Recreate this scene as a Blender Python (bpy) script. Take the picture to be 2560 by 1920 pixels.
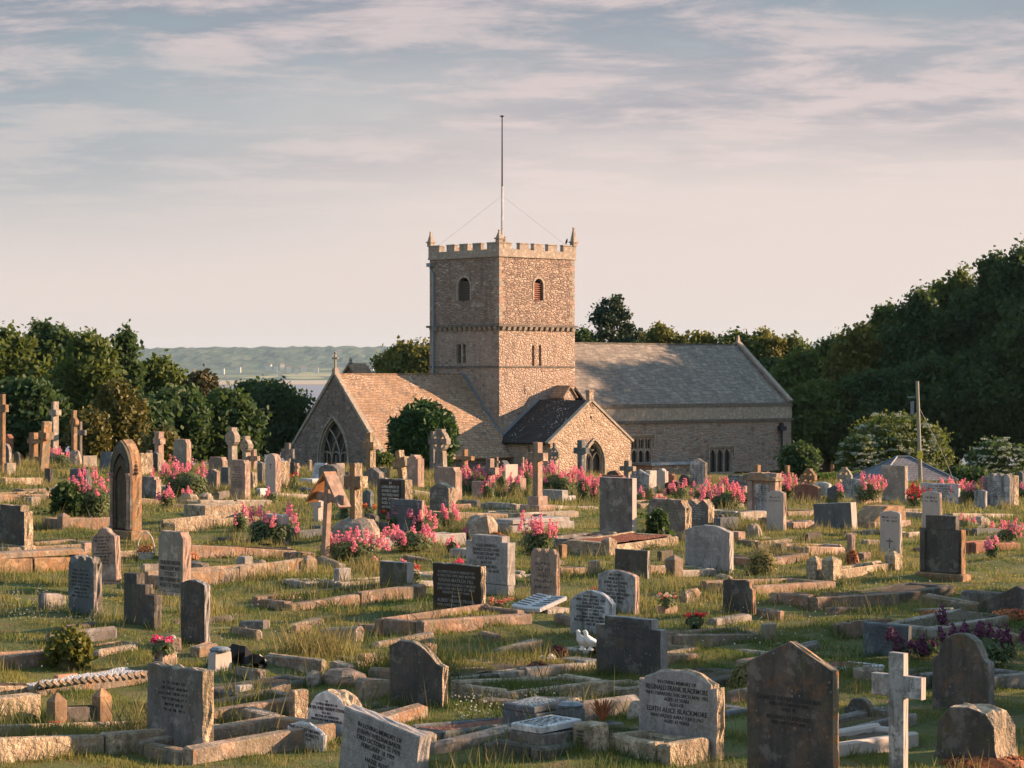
import bpy, math, random
import numpy as np
from mathutils import Vector, Matrix
R=math.radians
SC=bpy.context.scene
for o in list(bpy.data.objects): bpy.data.objects.remove(o)
# ------------------------------------------------------------------ camera, world, sun
F=6000.0; HY=940.0            # focal length and horizon row, in pixels of the 2560 px wide picture
cam=bpy.data.cameras.new('camera'); co=bpy.data.objects.new('camera',cam); SC.collection.objects.link(co)
cam.lens=36*F/2560; cam.sensor_width=36; cam.shift_y=-20/2560; cam.clip_start=.5; cam.clip_end=60000
co.location=(0,0,0); co.rotation_euler=(R(90),0,0); SC.camera=co
EL=15.0; AZ=77.0              # sun: elevation, bearing clockwise from +Y
W=bpy.data.worlds.new('World'); SC.world=W; W.use_nodes=True
def world():
    nt=W.node_tree; N=nt.nodes; L=nt.links; N.clear()
    out=N.new('ShaderNodeOutputWorld'); bg=N.new('ShaderNodeBackground'); bg.inputs[1].default_value=.053
    sky=N.new('ShaderNodeTexSky'); sky.sky_type='NISHITA'; sky.sun_disc=False
    sky.sun_elevation=R(EL); sky.sun_rotation=R(AZ); sky.air_density=1.2; sky.dust_density=2.2; sky.ozone_density=1.5
    tc=N.new('ShaderNodeTexCoord'); sep=N.new('ShaderNodeSeparateXYZ'); L.new(tc.outputs['Generated'],sep.inputs[0])
    def math_(op,a,b=None,clamp=False):
        m=N.new('ShaderNodeMath'); m.operation=op; m.use_clamp=clamp
        for i,v in enumerate((a,b)):
            if v is None: continue
            if isinstance(v,(int,float)): m.inputs[i].default_value=v
            else: L.new(v,m.inputs[i])
        return m.outputs[0]
    def mix(f,a,b,mode='MIX'):
        m=N.new('ShaderNodeMix'); m.data_type='RGBA'; m.blend_type=mode
        for k,v in ((0,f),(6,a),(7,b)):
            if isinstance(v,(int,float)): m.inputs[k].default_value=v
            elif isinstance(v,tuple): m.inputs[k].default_value=(*v,1)
            else: L.new(v,m.inputs[k])
        return m.outputs[2]
    # cloud sheet: project the view direction on a layer overhead
    z=math_('MAXIMUM',sep.outputs[2],0.0); zz=math_('ADD',z,.085)
    cx=math_('DIVIDE',sep.outputs[0],zz); cy=math_('DIVIDE',sep.outputs[1],zz)
    cmb=N.new('ShaderNodeCombineXYZ'); L.new(cx,cmb.inputs[0]); L.new(cy,cmb.inputs[1])
    def noise(sc,det,ro,dist=0,vec=None,scale=(1,1,1),loc=(0,0,0)):
        mp=N.new('ShaderNodeMapping'); L.new(vec or cmb.outputs[0],mp.inputs[0]); mp.inputs['Scale'].default_value=scale; mp.inputs['Location'].default_value=loc
        n=N.new('ShaderNodeTexNoise'); n.inputs['Scale'].default_value=sc; n.inputs['Detail'].default_value=det; n.inputs['Roughness'].default_value=ro; n.inputs['Distortion'].default_value=dist
        L.new(mp.outputs[0],n.inputs[0]); return n.outputs[0]
    def ramp(v,a,b):
        m=N.new('ShaderNodeMapRange'); m.interpolation_type='SMOOTHSTEP'; m.inputs[1].default_value=a; m.inputs[2].default_value=b; L.new(v,m.inputs[0]); return m.outputs[0]
    big=noise(.8,4,.5,.1,loc=(4.4,1.9,0)); small=noise(3.0,7,.66,.2,loc=(7,2,0),scale=(.8,1.0,1))
    dens=math_('ADD',math_('MULTIPLY',big,.6),math_('MULTIPLY',small,.4))
    cover=ramp(dens,.30,.60)
    elev=ramp(z,.045,.14)
    mask=math_('MULTIPLY',cover,elev)
    shade=ramp(small,.40,.62)
    horizonc=(5.3,4.45,4.2)
    low=ramp(z,.07,.17)
    base=mix(.90,sky.outputs[0],mix(low,horizonc,(1.75,2.3,2.7)))
    lf=math_('MULTIPLY',ramp(sep.outputs[0],.02,-.20),ramp(z,.03,.10)); base=mix(math_('MULTIPLY',lf,.62),base,(1.9,2.6,2.85))
    cl=mix(shade,(1.75,1.8,2.25),(4.7,3.75,3.65))
    c=mix(math_('MULTIPLY',mask,.74),base,cl)
    up=ramp(sep.outputs[2],.16,.5)     # above the picture: plain clear sky lights the scene
    c=mix(up,c,mix(.82,sky.outputs[0],(2.9,4.3,5.6)))
    L.new(c,bg.inputs[0]); L.new(bg.outputs[0],out.inputs[0])
world()
sl=bpy.data.lights.new('sun','SUN'); sl.energy=5.0; sl.angle=R(.6); sl.color=(1.0,.64,.40)
so=bpy.data.objects.new('sun',sl); SC.collection.objects.link(so)
SD=Vector((math.cos(R(EL))*math.sin(R(AZ)),math.cos(R(EL))*math.cos(R(AZ)),math.sin(R(EL))))
so.rotation_euler=SD.to_track_quat('Z','Y').to_euler()
SC.view_settings.view_transform='Standard'; SC.view_settings.look='None'; SC.view_settings.gamma=1; SC.view_settings.exposure=1.62
SC.render.engine='CYCLES'; SC.cycles.max_bounces=5; SC.cycles.volume_bounces=0; SC.cycles.diffuse_bounces=3; SC.cycles.transparent_max_bounces=8
# ------------------------------------------------------------------ helpers
def sstep(a,b,x):
    t=np.clip((x-a)/(b-a),0,1); return t*t*(3-2*t)
YS=[-300,0,50,85,110,175,260,420,900,2000]; ZS=[-3.0,-3.0,-3.0,-3.55,-4.62,-7.2,-10.5,-19,-24,-26]
def gz(x,y):
    x=np.asarray(x,float); y=np.asarray(y,float)
    z=np.interp(y,YS,ZS)
    k=sstep(30,75,y)*(1-sstep(120,180,y))
    z=z-.026*x*k
    n=1-sstep(60,120,y)
    z=z+n*(.035*np.sin(x*1.3+y*.7)+.03*np.sin(x*2.9-y*1.7+1)+.02*np.sin(x*5.1+y*4.3))
    return z
def G(x,y): return float(gz(x,y))
def P(px,py,ymax=90.0):
    Y=14.0
    kx=(px-1280)/F; kz=(HY-py)/F
    while Y<ymax:
        if kz*Y<=G(kx*Y,Y): break
        Y+=.1
    else: Y=ymax
    return Vector((kx*Y,Y,G(kx*Y,Y)))
def at(px,py,Y): return Vector(((px-1280)/F*Y,Y,(HY-py)/F*Y))
def link(o,parent=None):
    SC.collection.objects.link(o)
    if parent is not None: o.parent=parent
    return o
def tag(o,label,cat,group=None,kind=None):
    if label: o['label']=label
    if cat: o['category']=cat
    if group: o['group']=group
    if kind: o['kind']=kind
    return o
def thing(name,label,cat,loc=(0,0,0),rz=0,group=None):
    o=bpy.data.objects.new(name,None); o.empty_display_size=.2; link(o); o.location=loc; o.rotation_euler=(0,0,rz)
    return tag(o,label,cat,group,'thing')
def autouv(me):
    uv=me.uv_layers.new(name='UVMap') if not me.uv_layers else me.uv_layers[0]
    for p in me.polygons:
        n=p.normal
        if abs(n.z)>.97: t=Vector((1,0,0))
        else: t=Vector((0,0,1)).cross(n).normalized()
        b=n.cross(t)
        for li in p.loop_indices:
            c=me.vertices[me.loops[li].vertex_index].co
            uv.data[li].uv=(c.dot(t),c.dot(b))
class MB:
    def __init__(s): s.v=[]; s.f=[]; s.m=[]
    def add(s,vs,fs,mi=0):
        k=len(s.v); s.v+= [tuple(v) for v in vs]; s.f+=[tuple(i+k for i in f) for f in fs]; s.m+=[mi]*len(fs); return s
    def box(s,x0,x1,y0,y1,z0,z1,mi=0,M=None,tx=0,ty=0):
        vs=[(x0,y0,z0),(x1,y0,z0),(x1,y1,z0),(x0,y1,z0),(x0+tx,y0+ty,z1),(x1-tx,y0+ty,z1),(x1-tx,y1-ty,z1),(x0+tx,y1-ty,z1)]
        if M is not None: vs=[M@Vector(v) for v in vs]
        return s.add(vs,[(0,3,2,1),(4,5,6,7),(0,1,5,4),(1,2,6,5),(2,3,7,6),(3,0,4,7)],mi)
    def bbox(s,x0,x1,y0,y1,z0,z1,b=.01,mi=0,M=None):   # box with chamfered upper and side edges
        vs=[]
        for z,i in ((z0,0),(z1-b,0),(z1,b)):
            a0,a1,c0,c1=x0+i,x1-i,y0+i,y1-i
            vs+=[(a0+b,c0,z),(a1-b,c0,z),(a1,c0+b,z),(a1,c1-b,z),(a1-b,c1,z),(a0+b,c1,z),(a0,c1-b,z),(a0,c0+b,z)]
        if M is not None: vs=[M@Vector(v) for v in vs]
        fs=[tuple(range(7,-1,-1)),tuple(range(16,24))]
        for r in (0,8):
            for i in range(8): j=(i+1)%8; fs.append((r+i,r+j,r+8+j,r+8+i))
        return s.add(vs,fs,mi)
    def tube(s,pts,rad,n=8,mi=0,cap=True):
        pts=[Vector(p) for p in pts]; rad=rad if isinstance(rad,(list,tuple)) else [rad]*len(pts)
        vs=[];fs=[]
        for i,p in enumerate(pts):
            d=(pts[min(i+1,len(pts)-1)]-pts[max(i-1,0)]).normalized()
            a=d.cross(Vector((0,0,1)) if abs(d.z)<.9 else Vector((1,0,0))).normalized(); b=d.cross(a)
            for k in range(n):
                t=2*math.pi*k/n; vs.append(p+(a*math.cos(t)+b*math.sin(t))*rad[i])
        for i in range(len(pts)-1):
            for k in range(n):
                l=(k+1)%n; fs.append((i*n+k,i*n+l,(i+1)*n+l,(i+1)*n+k))
        if cap: fs+= [tuple(range(n-1,-1,-1)),tuple(range((len(pts)-1)*n,len(pts)*n))]
        return s.add(vs,fs,mi)
    def lathe(s,prof,n=16,c=(0,0,0),mi=0,squash=(1,1)):
        vs=[];fs=[]
        for r,z in prof:
            for k in range(n):
                t=2*math.pi*k/n; vs.append((c[0]+r*math.cos(t)*squash[0],c[1]+r*math.sin(t)*squash[1],c[2]+z))
        for i in range(len(prof)-1):
            for k in range(n):
                l=(k+1)%n; fs.append((i*n+k,i*n+l,(i+1)*n+l,(i+1)*n+k))
        fs+= [tuple(range(n-1,-1,-1)),tuple(range((len(prof)-1)*n,len(prof)*n))]
        return s.add(vs,fs,mi)
    def prism(s,out,y0,y1,mi=0,mside=None):    # outline in x,z (counter-clockwise seen from -y)
        n=len(out); vs=[(x,y0,z) for x,z in out]+[(x,y1,z) for x,z in out]
        s.add(vs,[tuple(range(n)),tuple(range(2*n-1,n-1,-1))],mi)
        s.add(vs,[(i,i+n,(i+1)%n+n,(i+1)%n) for i in range(n)],mi if mside is None else mside); return s
    def ring(s,outer,inner,y0,y1,mi=0):
        n=len(outer); vs=[(x,y0,z) for x,z in outer]+[(x,y0,z) for x,z in inner]+[(x,y1,z) for x,z in outer]+[(x,y1,z) for x,z in inner]
        fs=[]
        for i in range(n):
            j=(i+1)%n
            fs+=[(i,j,n+j,n+i),(2*n+j,2*n+i,3*n+i,3*n+j),(j,i,2*n+i,2*n+j),(n+i,n+j,3*n+j,3*n+i)]
        return s.add(vs,fs,mi)
    def mesh(s,name,mats,uv=False,smooth=False):
        me=bpy.data.meshes.new(name); me.from_pydata(s.v,[],s.f)
        for m in (mats if isinstance(mats,(list,tuple)) else [mats]): me.materials.append(m)
        if len(me.materials)>1: me.polygons.foreach_set('material_index',s.m)
        if smooth: me.polygons.foreach_set('use_smooth',[True]*len(me.polygons))
        if uv: autouv(me)
        me.update(); return me
    def build(s,name,mats,parent=None,uv=False,smooth=False,loc=None):
        o=bpy.data.objects.new(name,s.mesh(name,mats,uv,smooth)); link(o,parent)
        if loc is not None: o.location=loc
        return o
def npmesh(name,V,k,mat,mi=None):      # V: (n,k,3) separate polygons with k corners
    n=len(V); me=bpy.data.meshes.new(name); me.vertices.add(n*k); me.vertices.foreach_set('co',np.ascontiguousarray(V,dtype=np.float32).ravel())
    me.loops.add(n*k); me.loops.foreach_set('vertex_index',np.arange(n*k,dtype=np.int32))
    me.polygons.add(n); me.polygons.foreach_set('loop_start',np.arange(0,n*k,k,dtype=np.int32)); me.polygons.foreach_set('loop_total',np.full(n,k,dtype=np.int32))
    for m in (mat if isinstance(mat,(list,tuple)) else [mat]): me.materials.append(m)
    if mi is not None: me.polygons.foreach_set('material_index',np.asarray(mi,dtype=np.int32))
    me.update(calc_edges=True); me.validate(); return me
def npobj(name,V,k,mat,parent=None,mi=None):
    return link(bpy.data.objects.new(name,npmesh(name,V,k,mat,mi)),parent)
# ------------------------------------------------------------------ materials
class Mat:
    def __init__(s,name):
        s.m=bpy.data.materials.new(name); s.m.use_nodes=True; s.N=s.m.node_tree.nodes; s.L=s.m.node_tree.links
        s.b=s.N['Principled BSDF']; s.out=s.N['Material Output']; s.tc=s.N.new('ShaderNodeTexCoord')
        s.b.inputs['Specular IOR Level'].default_value=.25
    def s_(s,n,i,v):
        if v is None: return
        if isinstance(v,(int,float)): n.inputs[i].default_value=v
        elif isinstance(v,tuple): n.inputs[i].default_value=(*v,1) if (len(v)==3 and n.inputs[i].type=='RGBA') else v
        else: s.L.new(v,n.inputs[i])
    def mix(s,f,a,b,mode='MIX'):
        m=s.N.new('ShaderNodeMix'); m.data_type='RGBA'; m.blend_type=mode
        s.s_(m,0,f); s.s_(m,6,a); s.s_(m,7,b); return m.outputs[2]
    def math(s,op,a,b=None,c=None):
        m=s.N.new('ShaderNodeMath'); m.operation=op; s.s_(m,0,a); s.s_(m,1,b); s.s_(m,2,c); return m.outputs[0]
    def ramp(s,v,a,b,c=0.,d=1.):
        m=s.N.new('ShaderNodeMapRange'); s.s_(m,0,v); s.s_(m,1,a); s.s_(m,2,b); s.s_(m,3,c); s.s_(m,4,d); return m.outputs[0]
    def map(s,v,scale=(1,1,1),loc=None):
        m=s.N.new('ShaderNodeMapping'); s.L.new(v,m.inputs[0]); m.inputs['Scale'].default_value=scale
        if loc is not None: s.s_(m,'Location',loc)
        return m.outputs[0]
    def objvec(s,scale=(1,1,1),world=False):
        oi=s.N.new('ShaderNodeObjectInfo'); k=s.math('MULTIPLY',oi.outputs['Random'],37.0)
        a=s.N.new('ShaderNodeVectorMath'); a.operation='ADD'; s.L.new(s.tc.outputs['Object'],a.inputs[0])
        c=s.N.new('ShaderNodeCombineXYZ'); s.L.new(k,c.inputs[0]); s.L.new(k,c.inputs[1]); s.L.new(c.outputs[0],a.inputs[1])
        s.rnd=oi.outputs['Random']
        return a.outputs[0]
    def noise(s,v,sc,det=3,ro=.55,dist=0):
        n=s.N.new('ShaderNodeTexNoise'); s.L.new(v,n.inputs[0]); n.inputs['Scale'].default_value=sc; n.inputs['Detail'].default_value=det; n.inputs['Roughness'].default_value=ro; n.inputs['Distortion'].default_value=dist
        return n.outputs[0]
    def vor(s,v,sc,feat='F1',out='Distance',rand=1):
        n=s.N.new('ShaderNodeTexVoronoi'); n.feature=feat; s.L.new(v,n.inputs[0]); n.inputs['Scale'].default_value=sc; n.inputs['Randomness'].default_value=rand
        return n.outputs[out]
    def bump(s,h,st,d=.02):
        b=s.N.new('ShaderNodeBump'); b.inputs['Strength'].default_value=st; b.inputs['Distance'].default_value=d; s.L.new(h,b.inputs['Height']); s.L.new(b.outputs[0],s.b.inputs['Normal'])
    def fin(s,col,rough=.9):
        s.s_(s.b,'Base Color',col); s.s_(s.b,'Roughness',rough); return s.m
def stone(name,c1,c2,lich=.0,lcol=(.42,.17,.05),spot=.25,scol=(.55,.54,.48),dark=.4,dcol=(.035,.036,.035),bst=.5,bd=.01,bs=45,rough=.9,speck=0.):
    m=Mat(name); v=m.objvec()
    col=m.mix(m.ramp(m.noise(v,3.5,5,.6),.3,.7),c1,c2)
    if speck: col=m.mix(m.ramp(m.noise(v,150,2,.6),.42,.62,0,speck),col,tuple(min(1,x*2.1+.05) for x in c1))
    st=m.noise(m.map(v,(7,7,1.1)),1.6,4,.62)
    if dark: col=m.mix(m.ramp(st,.44,.72,0,dark),col,dcol)
    if dark: col=m.mix(m.ramp(m.noise(v,16,6,.75),.5,.72,0,dark*.85),col,dcol)
    if lich: col=m.mix(m.math('MULTIPLY',m.ramp(m.noise(v,5,5,.65,.4),.5,.6),m.ramp(m.noise(v,34,3,.6),.35,.6,0,lich)),col,lcol)
    if spot: col=m.mix(m.math('MULTIPLY',m.ramp(m.math('ADD',m.vor(v,19),m.math('MULTIPLY',m.noise(v,55,3,.7),.30)),.36,.28),m.ramp(m.noise(v,7,2),.5,.62,0,spot)),col,scol)
    if lich is not None and dark>.15: col=m.mix(m.math('MULTIPLY',m.ramp(m.noise(v,2.6,5,.7),.52,.62),m.ramp(m.noise(v,28,3,.6),.38,.6,0,.55)),col,(.10,.105,.045))
    if dark>.15: col=m.mix(m.math('MULTIPLY',m.ramp(m.noise(m.map(v,(1,1,1),(9,3,5)),4.2,6,.75),.54,.60),.45),col,tuple(min(1,x*1.7+.03) for x in c1))
    h=m.math('ADD',m.noise(v,bs,4,.7),m.math('MULTIPLY',m.noise(v,bs*.22,3,.6),.6))
    m.bump(h,bst,bd)
    return m.fin(col,rough)
M={}
M['lime']=stone('weathered limestone',(.34,.30,.25),(.24,.22,.195),.35,dark=.35)
M['pale']=stone('pale portland stone',(.46,.41,.37),(.38,.34,.32),.05,spot=.1,dark=.12,bst=.2)
M['grey']=stone('grey stone',(.22,.20,.185),(.135,.125,.12),.1,spot=.35,dark=.55)
M['granite']=stone('grey granite',(.26,.24,.23),(.20,.19,.185),.0,spot=.1,dark=.35,speck=.5)
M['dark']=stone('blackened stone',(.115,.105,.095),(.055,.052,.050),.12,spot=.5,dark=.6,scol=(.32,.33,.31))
M['slate']=stone('blue grey slate',(.13,.145,.16),(.09,.10,.11),.0,spot=.15,dark=.3,bst=.15)
M['red']=stone('red sandstone',(.27,.12,.085),(.18,.085,.065),.3,spot=.1,dark=.4)
M['pink']=stone('pink sandstone',(.40,.28,.225),(.27,.20,.17),.2,spot=.2,dark=.35)
M['brownd']=stone('soot dark brown stone',(.11,.08,.055),(.06,.05,.042),.35,(.20,.10,.04),spot=.3,dark=.5)
M['brown']=stone('brown sandstone',(.30,.19,.11),(.19,.13,.085),.6,spot=.3,dark=.5)
M['white']=stone('white marble',(.52,.51,.51),(.42,.42,.44),.0,spot=0,dark=.18,dcol=(.12,.125,.12),bst=.12,rough=.5)
M['marbled']=stone('streaked white marble',(.40,.40,.40),(.29,.30,.31),.0,spot=0,dark=.95,dcol=(.04,.045,.045),bst=.2,rough=.7)
M['black']=stone('polished black granite',(.022,.02,.019),(.035,.028,.024),.0,spot=.05,dark=0,bst=.05,rough=.3)
M['lichen']=stone('lichen covered stone',(.30,.22,.15),(.22,.18,.14),.95,spot=.4,dark=.45)
M['kerb']=stone('kerb stone',(.30,.24,.18),(.19,.155,.125),.5,spot=.3,dark=.45,bst=.8,bd=.02,bs=24)
M['kred']=stone('rusty kerb stone',(.28,.20,.155),(.18,.14,.11),.6,(.36,.16,.07),spot=.4,dark=.45,bst=.8,bd=.02,bs=24)
M['kpale']=stone('pale kerb stone',(.36,.32,.27),(.25,.225,.20),.2,spot=.3,dark=.45)
M['rock']=stone('sunlit toned rock faced granite',(.50,.40,.28),(.30,.24,.175),.2,spot=.2,dark=.6,bst=1.0,bd=.055,bs=17)  # rough faced stone, its colour brightened to carry sunlight on side faces
M['boulder']=stone('boulder stone',(.34,.28,.22),(.22,.19,.16),.35,spot=.4,dark=.5,bst=1.0,bd=.04,bs=13)
M['tower']=None
def plain(name,col,rough=.8,noise=.25,sc=20,metal=0):
    m=Mat(name); v=m.objvec(); c=m.mix(m.ramp(m.noise(v,sc,4),.3,.7,0,1),tuple(x*(1-noise) for x in col),tuple(min(1,x*(1+noise)) for x in col))
    m.b.inputs['Metallic'].default_value=metal; m.bump(m.noise(v,sc*4,3),.15,.005); return m.fin(c,rough)
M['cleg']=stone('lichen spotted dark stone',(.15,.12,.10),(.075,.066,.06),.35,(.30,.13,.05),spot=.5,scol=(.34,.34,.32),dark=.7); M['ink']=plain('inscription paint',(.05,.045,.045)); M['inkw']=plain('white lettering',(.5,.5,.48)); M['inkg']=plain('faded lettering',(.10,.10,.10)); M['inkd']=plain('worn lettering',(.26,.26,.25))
M['glass']=plain('dark leaded glass',(.018,.022,.028),.25); M['lead']=plain('lead pipe',(.16,.19,.22),.5); M['iron']=plain('black iron',(.03,.032,.036),.5)
M['greypipe']=plain('grey painted pipe',(.20,.25,.28),.5)
M['terra']=plain('terracotta',(.42,.20,.12)); M['cream']=plain('cream ceramic',(.5,.42,.32),.4); M['wood']=plain('weathered wood',(.27,.19,.15),.85,.35,9); M['woodo']=plain('orange brown timber',(.40,.19,.08),.85,.3,9)
M['dirt']=plain('soil',(.08,.055,.035)); M['louvre']=plain('timber louvre',(.13,.10,.085)); M['wicker']=plain('white wicker',(.55,.50,.44)); M['feather']=plain('white painted resin',(.72,.72,.70),.4,.05)
M['jack']=plain('black feathers',(.012,.012,.014),.6); M['plastic']=plain('black sheet',(.012,.013,.015),.4); M['blue']=plain('blue paint',(.05,.18,.25)); M['yellow']=plain('yellow plate',(.65,.5,.06))
M['twig']=plain('dried stems',(.30,.11,.05)); M['redpl']=plain('red plastic',(.5,.03,.03),.4); M['bark']=plain('bark',(.085,.065,.05),.95,.35,6)
def leafmat(name,c1,c2,tr=.35,sc=.8):
    m=Mat(name); g=m.N.new('ShaderNodeNewGeometry'); v=g.outputs['Position']; oi=m.N.new('ShaderNodeObjectInfo')
    col=m.mix(m.ramp(m.noise(v,sc,3,.6),.35,.65),c1,c2)
    r=g.outputs['Random Per Island']; col=m.mix(m.ramp(r,0,1,.0,.55),col,tuple(x*.55 for x in c1))
    m.s_(m.b,'Base Color',col); m.b.inputs['Roughness'].default_value=.6
    t=m.N.new('ShaderNodeBsdfTranslucent'); m.L.new(m.mix(.35,col,(c2[0]*1.5,c2[1]*1.3,c2[2]*.6),'MIX'),t.inputs[0])
    mx=m.N.new('ShaderNodeMixShader'); mx.inputs[0].default_value=tr; m.L.new(m.b.outputs[0],mx.inputs[1]); m.L.new(t.outputs[0],mx.inputs[2]); m.L.new(mx.outputs[0],m.out.inputs[0]); return m.m
M['lf_dark']=leafmat('dark broad leaves',(.036,.078,.034),(.072,.125,.042),.42)
M['lf_mid']=leafmat('green broad leaves',(.065,.115,.030),(.125,.165,.042),.42)
M['lf_lite']=leafmat('yellow green leaves',(.10,.13,.028),(.17,.17,.04))
M['lf_pine']=leafmat('pine needles',(.020,.048,.026),(.040,.070,.030),.15)
M['lf_brown']=leafmat('bronze pine needles',(.10,.075,.030),(.055,.065,.028),.2)
M['lf_yew']=leafmat('yew needles',(.022,.065,.022),(.055,.120,.030),.2,2)
M['lf_cyp']=leafmat('golden cypress sprays',(.075,.085,.02),(.13,.115,.028),.2)
M['lf_val']=leafmat('valerian leaves',(.09,.13,.055),(.15,.19,.08),.3,3)
M['lf_hedge']=leafmat('hedge leaves',(.06,.11,.025),(.08,.15,.03),.3,2)
M['fl_elder']=leafmat('elder blossom',(.48,.50,.38),(.38,.42,.30),.3)
M['fl_pink']=leafmat('pink valerian florets',(.88,.24,.42),(.88,.40,.50),.3,5)
M['fl_red']=leafmat('red florets',(.55,.03,.05),(.65,.07,.08),.25,5)
M['fl_hot']=leafmat('bright pink petals',(.75,.02,.16),(.8,.06,.25),.3,8)
M['fl_white']=leafmat('white petals',(.75,.72,.68),(.6,.58,.5),.3,8)
M['fl_orange']=leafmat('orange petals',(.60,.14,.04),(.5,.22,.05),.3,8)
M['fl_salmon']=leafmat('salmon petals',(.62,.20,.16),(.55,.28,.2),.3,8)
M['fl_yellow']=leafmat('yellow petals',(.6,.45,.06),(.5,.4,.1),.3,8)
M['sedum']=leafmat('red sedum and dead stems',(.33,.10,.045),(.42,.19,.08),.2,5)
M['heath']=leafmat('purple red heather',(.22,.05,.05),(.16,.07,.05),.2,5)
M['mauve']=leafmat('shade toned mauve florets',(.22,.07,.15),(.16,.06,.12),.2,5)  # mauve petals, darkened so the shade of the right clump is in the colour
def grassmat(name,dry):
    m=Mat(name); g=m.N.new('ShaderNodeNewGeometry'); v=g.outputs['Position']
    n1=m.noise(v,.55,4,.6); n2=m.noise(v,3.1,3,.6)
    k=m.math('ADD',m.math('MULTIPLY',n1,.55),m.math('MULTIPLY',n2,.45))
    col=m.mix(m.ramp(k,.42,.60),(.075,.130,.030),(.29,.275,.070))
    col=m.mix(m.ramp(m.math('ADD',k,m.math('MULTIPLY',g.outputs['Random Per Island'],.30)),.72,.92,0,1 if dry else .7),col,(.42,.32,.15))
    if dry: col=m.mix(.45,col,(.36,.28,.14))
    col=m.mix(m.ramp(g.outputs['Random Per Island'],0,1,0,.45),col,(.03,.05,.014))
    m.s_(m.b,'Base Color',col); m.b.inputs['Roughness'].default_value=.7
    t=m.N.new('ShaderNodeBsdfTranslucent'); m.L.new(col,t.inputs[0])
    mx=m.N.new('ShaderNodeMixShader'); mx.inputs[0].default_value=.4; m.L.new(m.b.outputs[0],mx.inputs[1]); m.L.new(t.outputs[0],mx.inputs[2]); m.L.new(mx.outputs[0],m.out.inputs[0]); return m.m
M['grass']=grassmat('grass blades',False); M['dry']=grassmat('dry grass',True)
def gravel(name,c1,c2,sc=45):
    m=Mat(name); v=m.tc.outputs['Object']; c=m.mix(m.vor(v,sc,out='Color'),c1,c2); m.bump(m.vor(v,sc),1,.02); return m.fin(c)
M['chips']=gravel('white chippings',(.62,.62,.60),(.35,.36,.38)); M['redgr']=gravel('red brown gravel',(.30,.11,.075),(.12,.07,.06)); M['bark_ch']=gravel('red bark chips',(.28,.08,.04),(.16,.07,.04),30)
def wallmat(name,c1,c2,c3,mort,sx=2.6,sy=5.2,bd=.06,render=.0,stain=.3):
    m=Mat(name); uv=m.tc.outputs['UV']; ob=m.tc.outputs['Object']
    wob=m.N.new('ShaderNodeTexNoise'); wob.inputs['Scale'].default_value=2.2; m.L.new(uv,wob.inputs[0])
    ad=m.N.new('ShaderNodeMix'); ad.data_type='VECTOR'; ad.inputs[0].default_value=.10; m.L.new(uv,ad.inputs[4]); m.L.new(wob.outputs['Color'],ad.inputs[5])
    mp=m.map(ad.outputs[1],(sx,sy,1))
    e=m.vor(mp,1,'DISTANCE_TO_EDGE'); c=m.vor(mp,1,out='Color',rand=.9)
    sp=m.N.new('ShaderNodeSeparateColor'); m.L.new(c,sp.inputs[0])
    col=m.mix(m.ramp(sp.outputs[0],.0,1),c1,c2); col=m.mix(m.ramp(sp.outputs[1],.62,.95),col,c3)
    col=m.mix(m.ramp(sp.outputs[2],.80,.98,0,.8),col,tuple(x*.45 for x in c1))
    col=m.mix(m.ramp(e,.09,.03),col,mort)
    big=m.noise(ob,.45,4,.6); col=m.mix(m.ramp(big,.45,.65,0,render),col,mort)
    fine=m.noise(ob,9,4,.7); col=m.mix(m.ramp(fine,.5,.75,0,stain),col,(.07,.06,.055))
    stk=m.noise(m.map(ob,(1.8,1.8,.22)),1.3,3); col=m.mix(m.ramp(stk,.52,.75,0,stain*1.2),col,(.08,.075,.07))
    h=m.math('ADD',m.ramp(e,0,.16),m.math('MULTIPLY',fine,.7)); h=m.math('ADD',h,m.math('MULTIPLY',sp.outputs[1],.6)); m.bump(h,1,bd); return m.fin(col)
M['rubble_up']=wallmat('coarse rubble masonry',(.40,.285,.22),(.25,.185,.155),(.48,.385,.315),(.31,.24,.20),2.9,7.4,.07,.2,.5)
M['rubble_low']=wallmat('squared rubble masonry',(.41,.295,.23),(.34,.25,.20),(.47,.385,.33),(.37,.30,.245),3.6,6.0,.05,.4,.3)
M['rubble_nave']=wallmat('coursed nave masonry',(.34,.28,.23),(.26,.215,.185),(.36,.23,.175),(.345,.29,.245),2.0,5.0,.05,.3,.3)
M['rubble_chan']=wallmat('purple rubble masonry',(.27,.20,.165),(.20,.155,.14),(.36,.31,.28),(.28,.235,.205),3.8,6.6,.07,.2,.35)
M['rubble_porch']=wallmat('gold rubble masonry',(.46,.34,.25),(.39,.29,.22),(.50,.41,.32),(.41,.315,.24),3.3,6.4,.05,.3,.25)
M['ashlar']=stone('pale ashlar',(.36,.31,.26),(.27,.235,.20),.25,spot=.15,dark=.4,bs=9,bd=.02)
M['band']=stone('stained ashlar band',(.36,.31,.26),(.30,.26,.22),.0,spot=.1,dark=.3,bs=9,bd=.02)
M['string']=stone('dark string course',(.16,.14,.125),(.09,.085,.08),.2,spot=.2,dark=.6)
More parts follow.
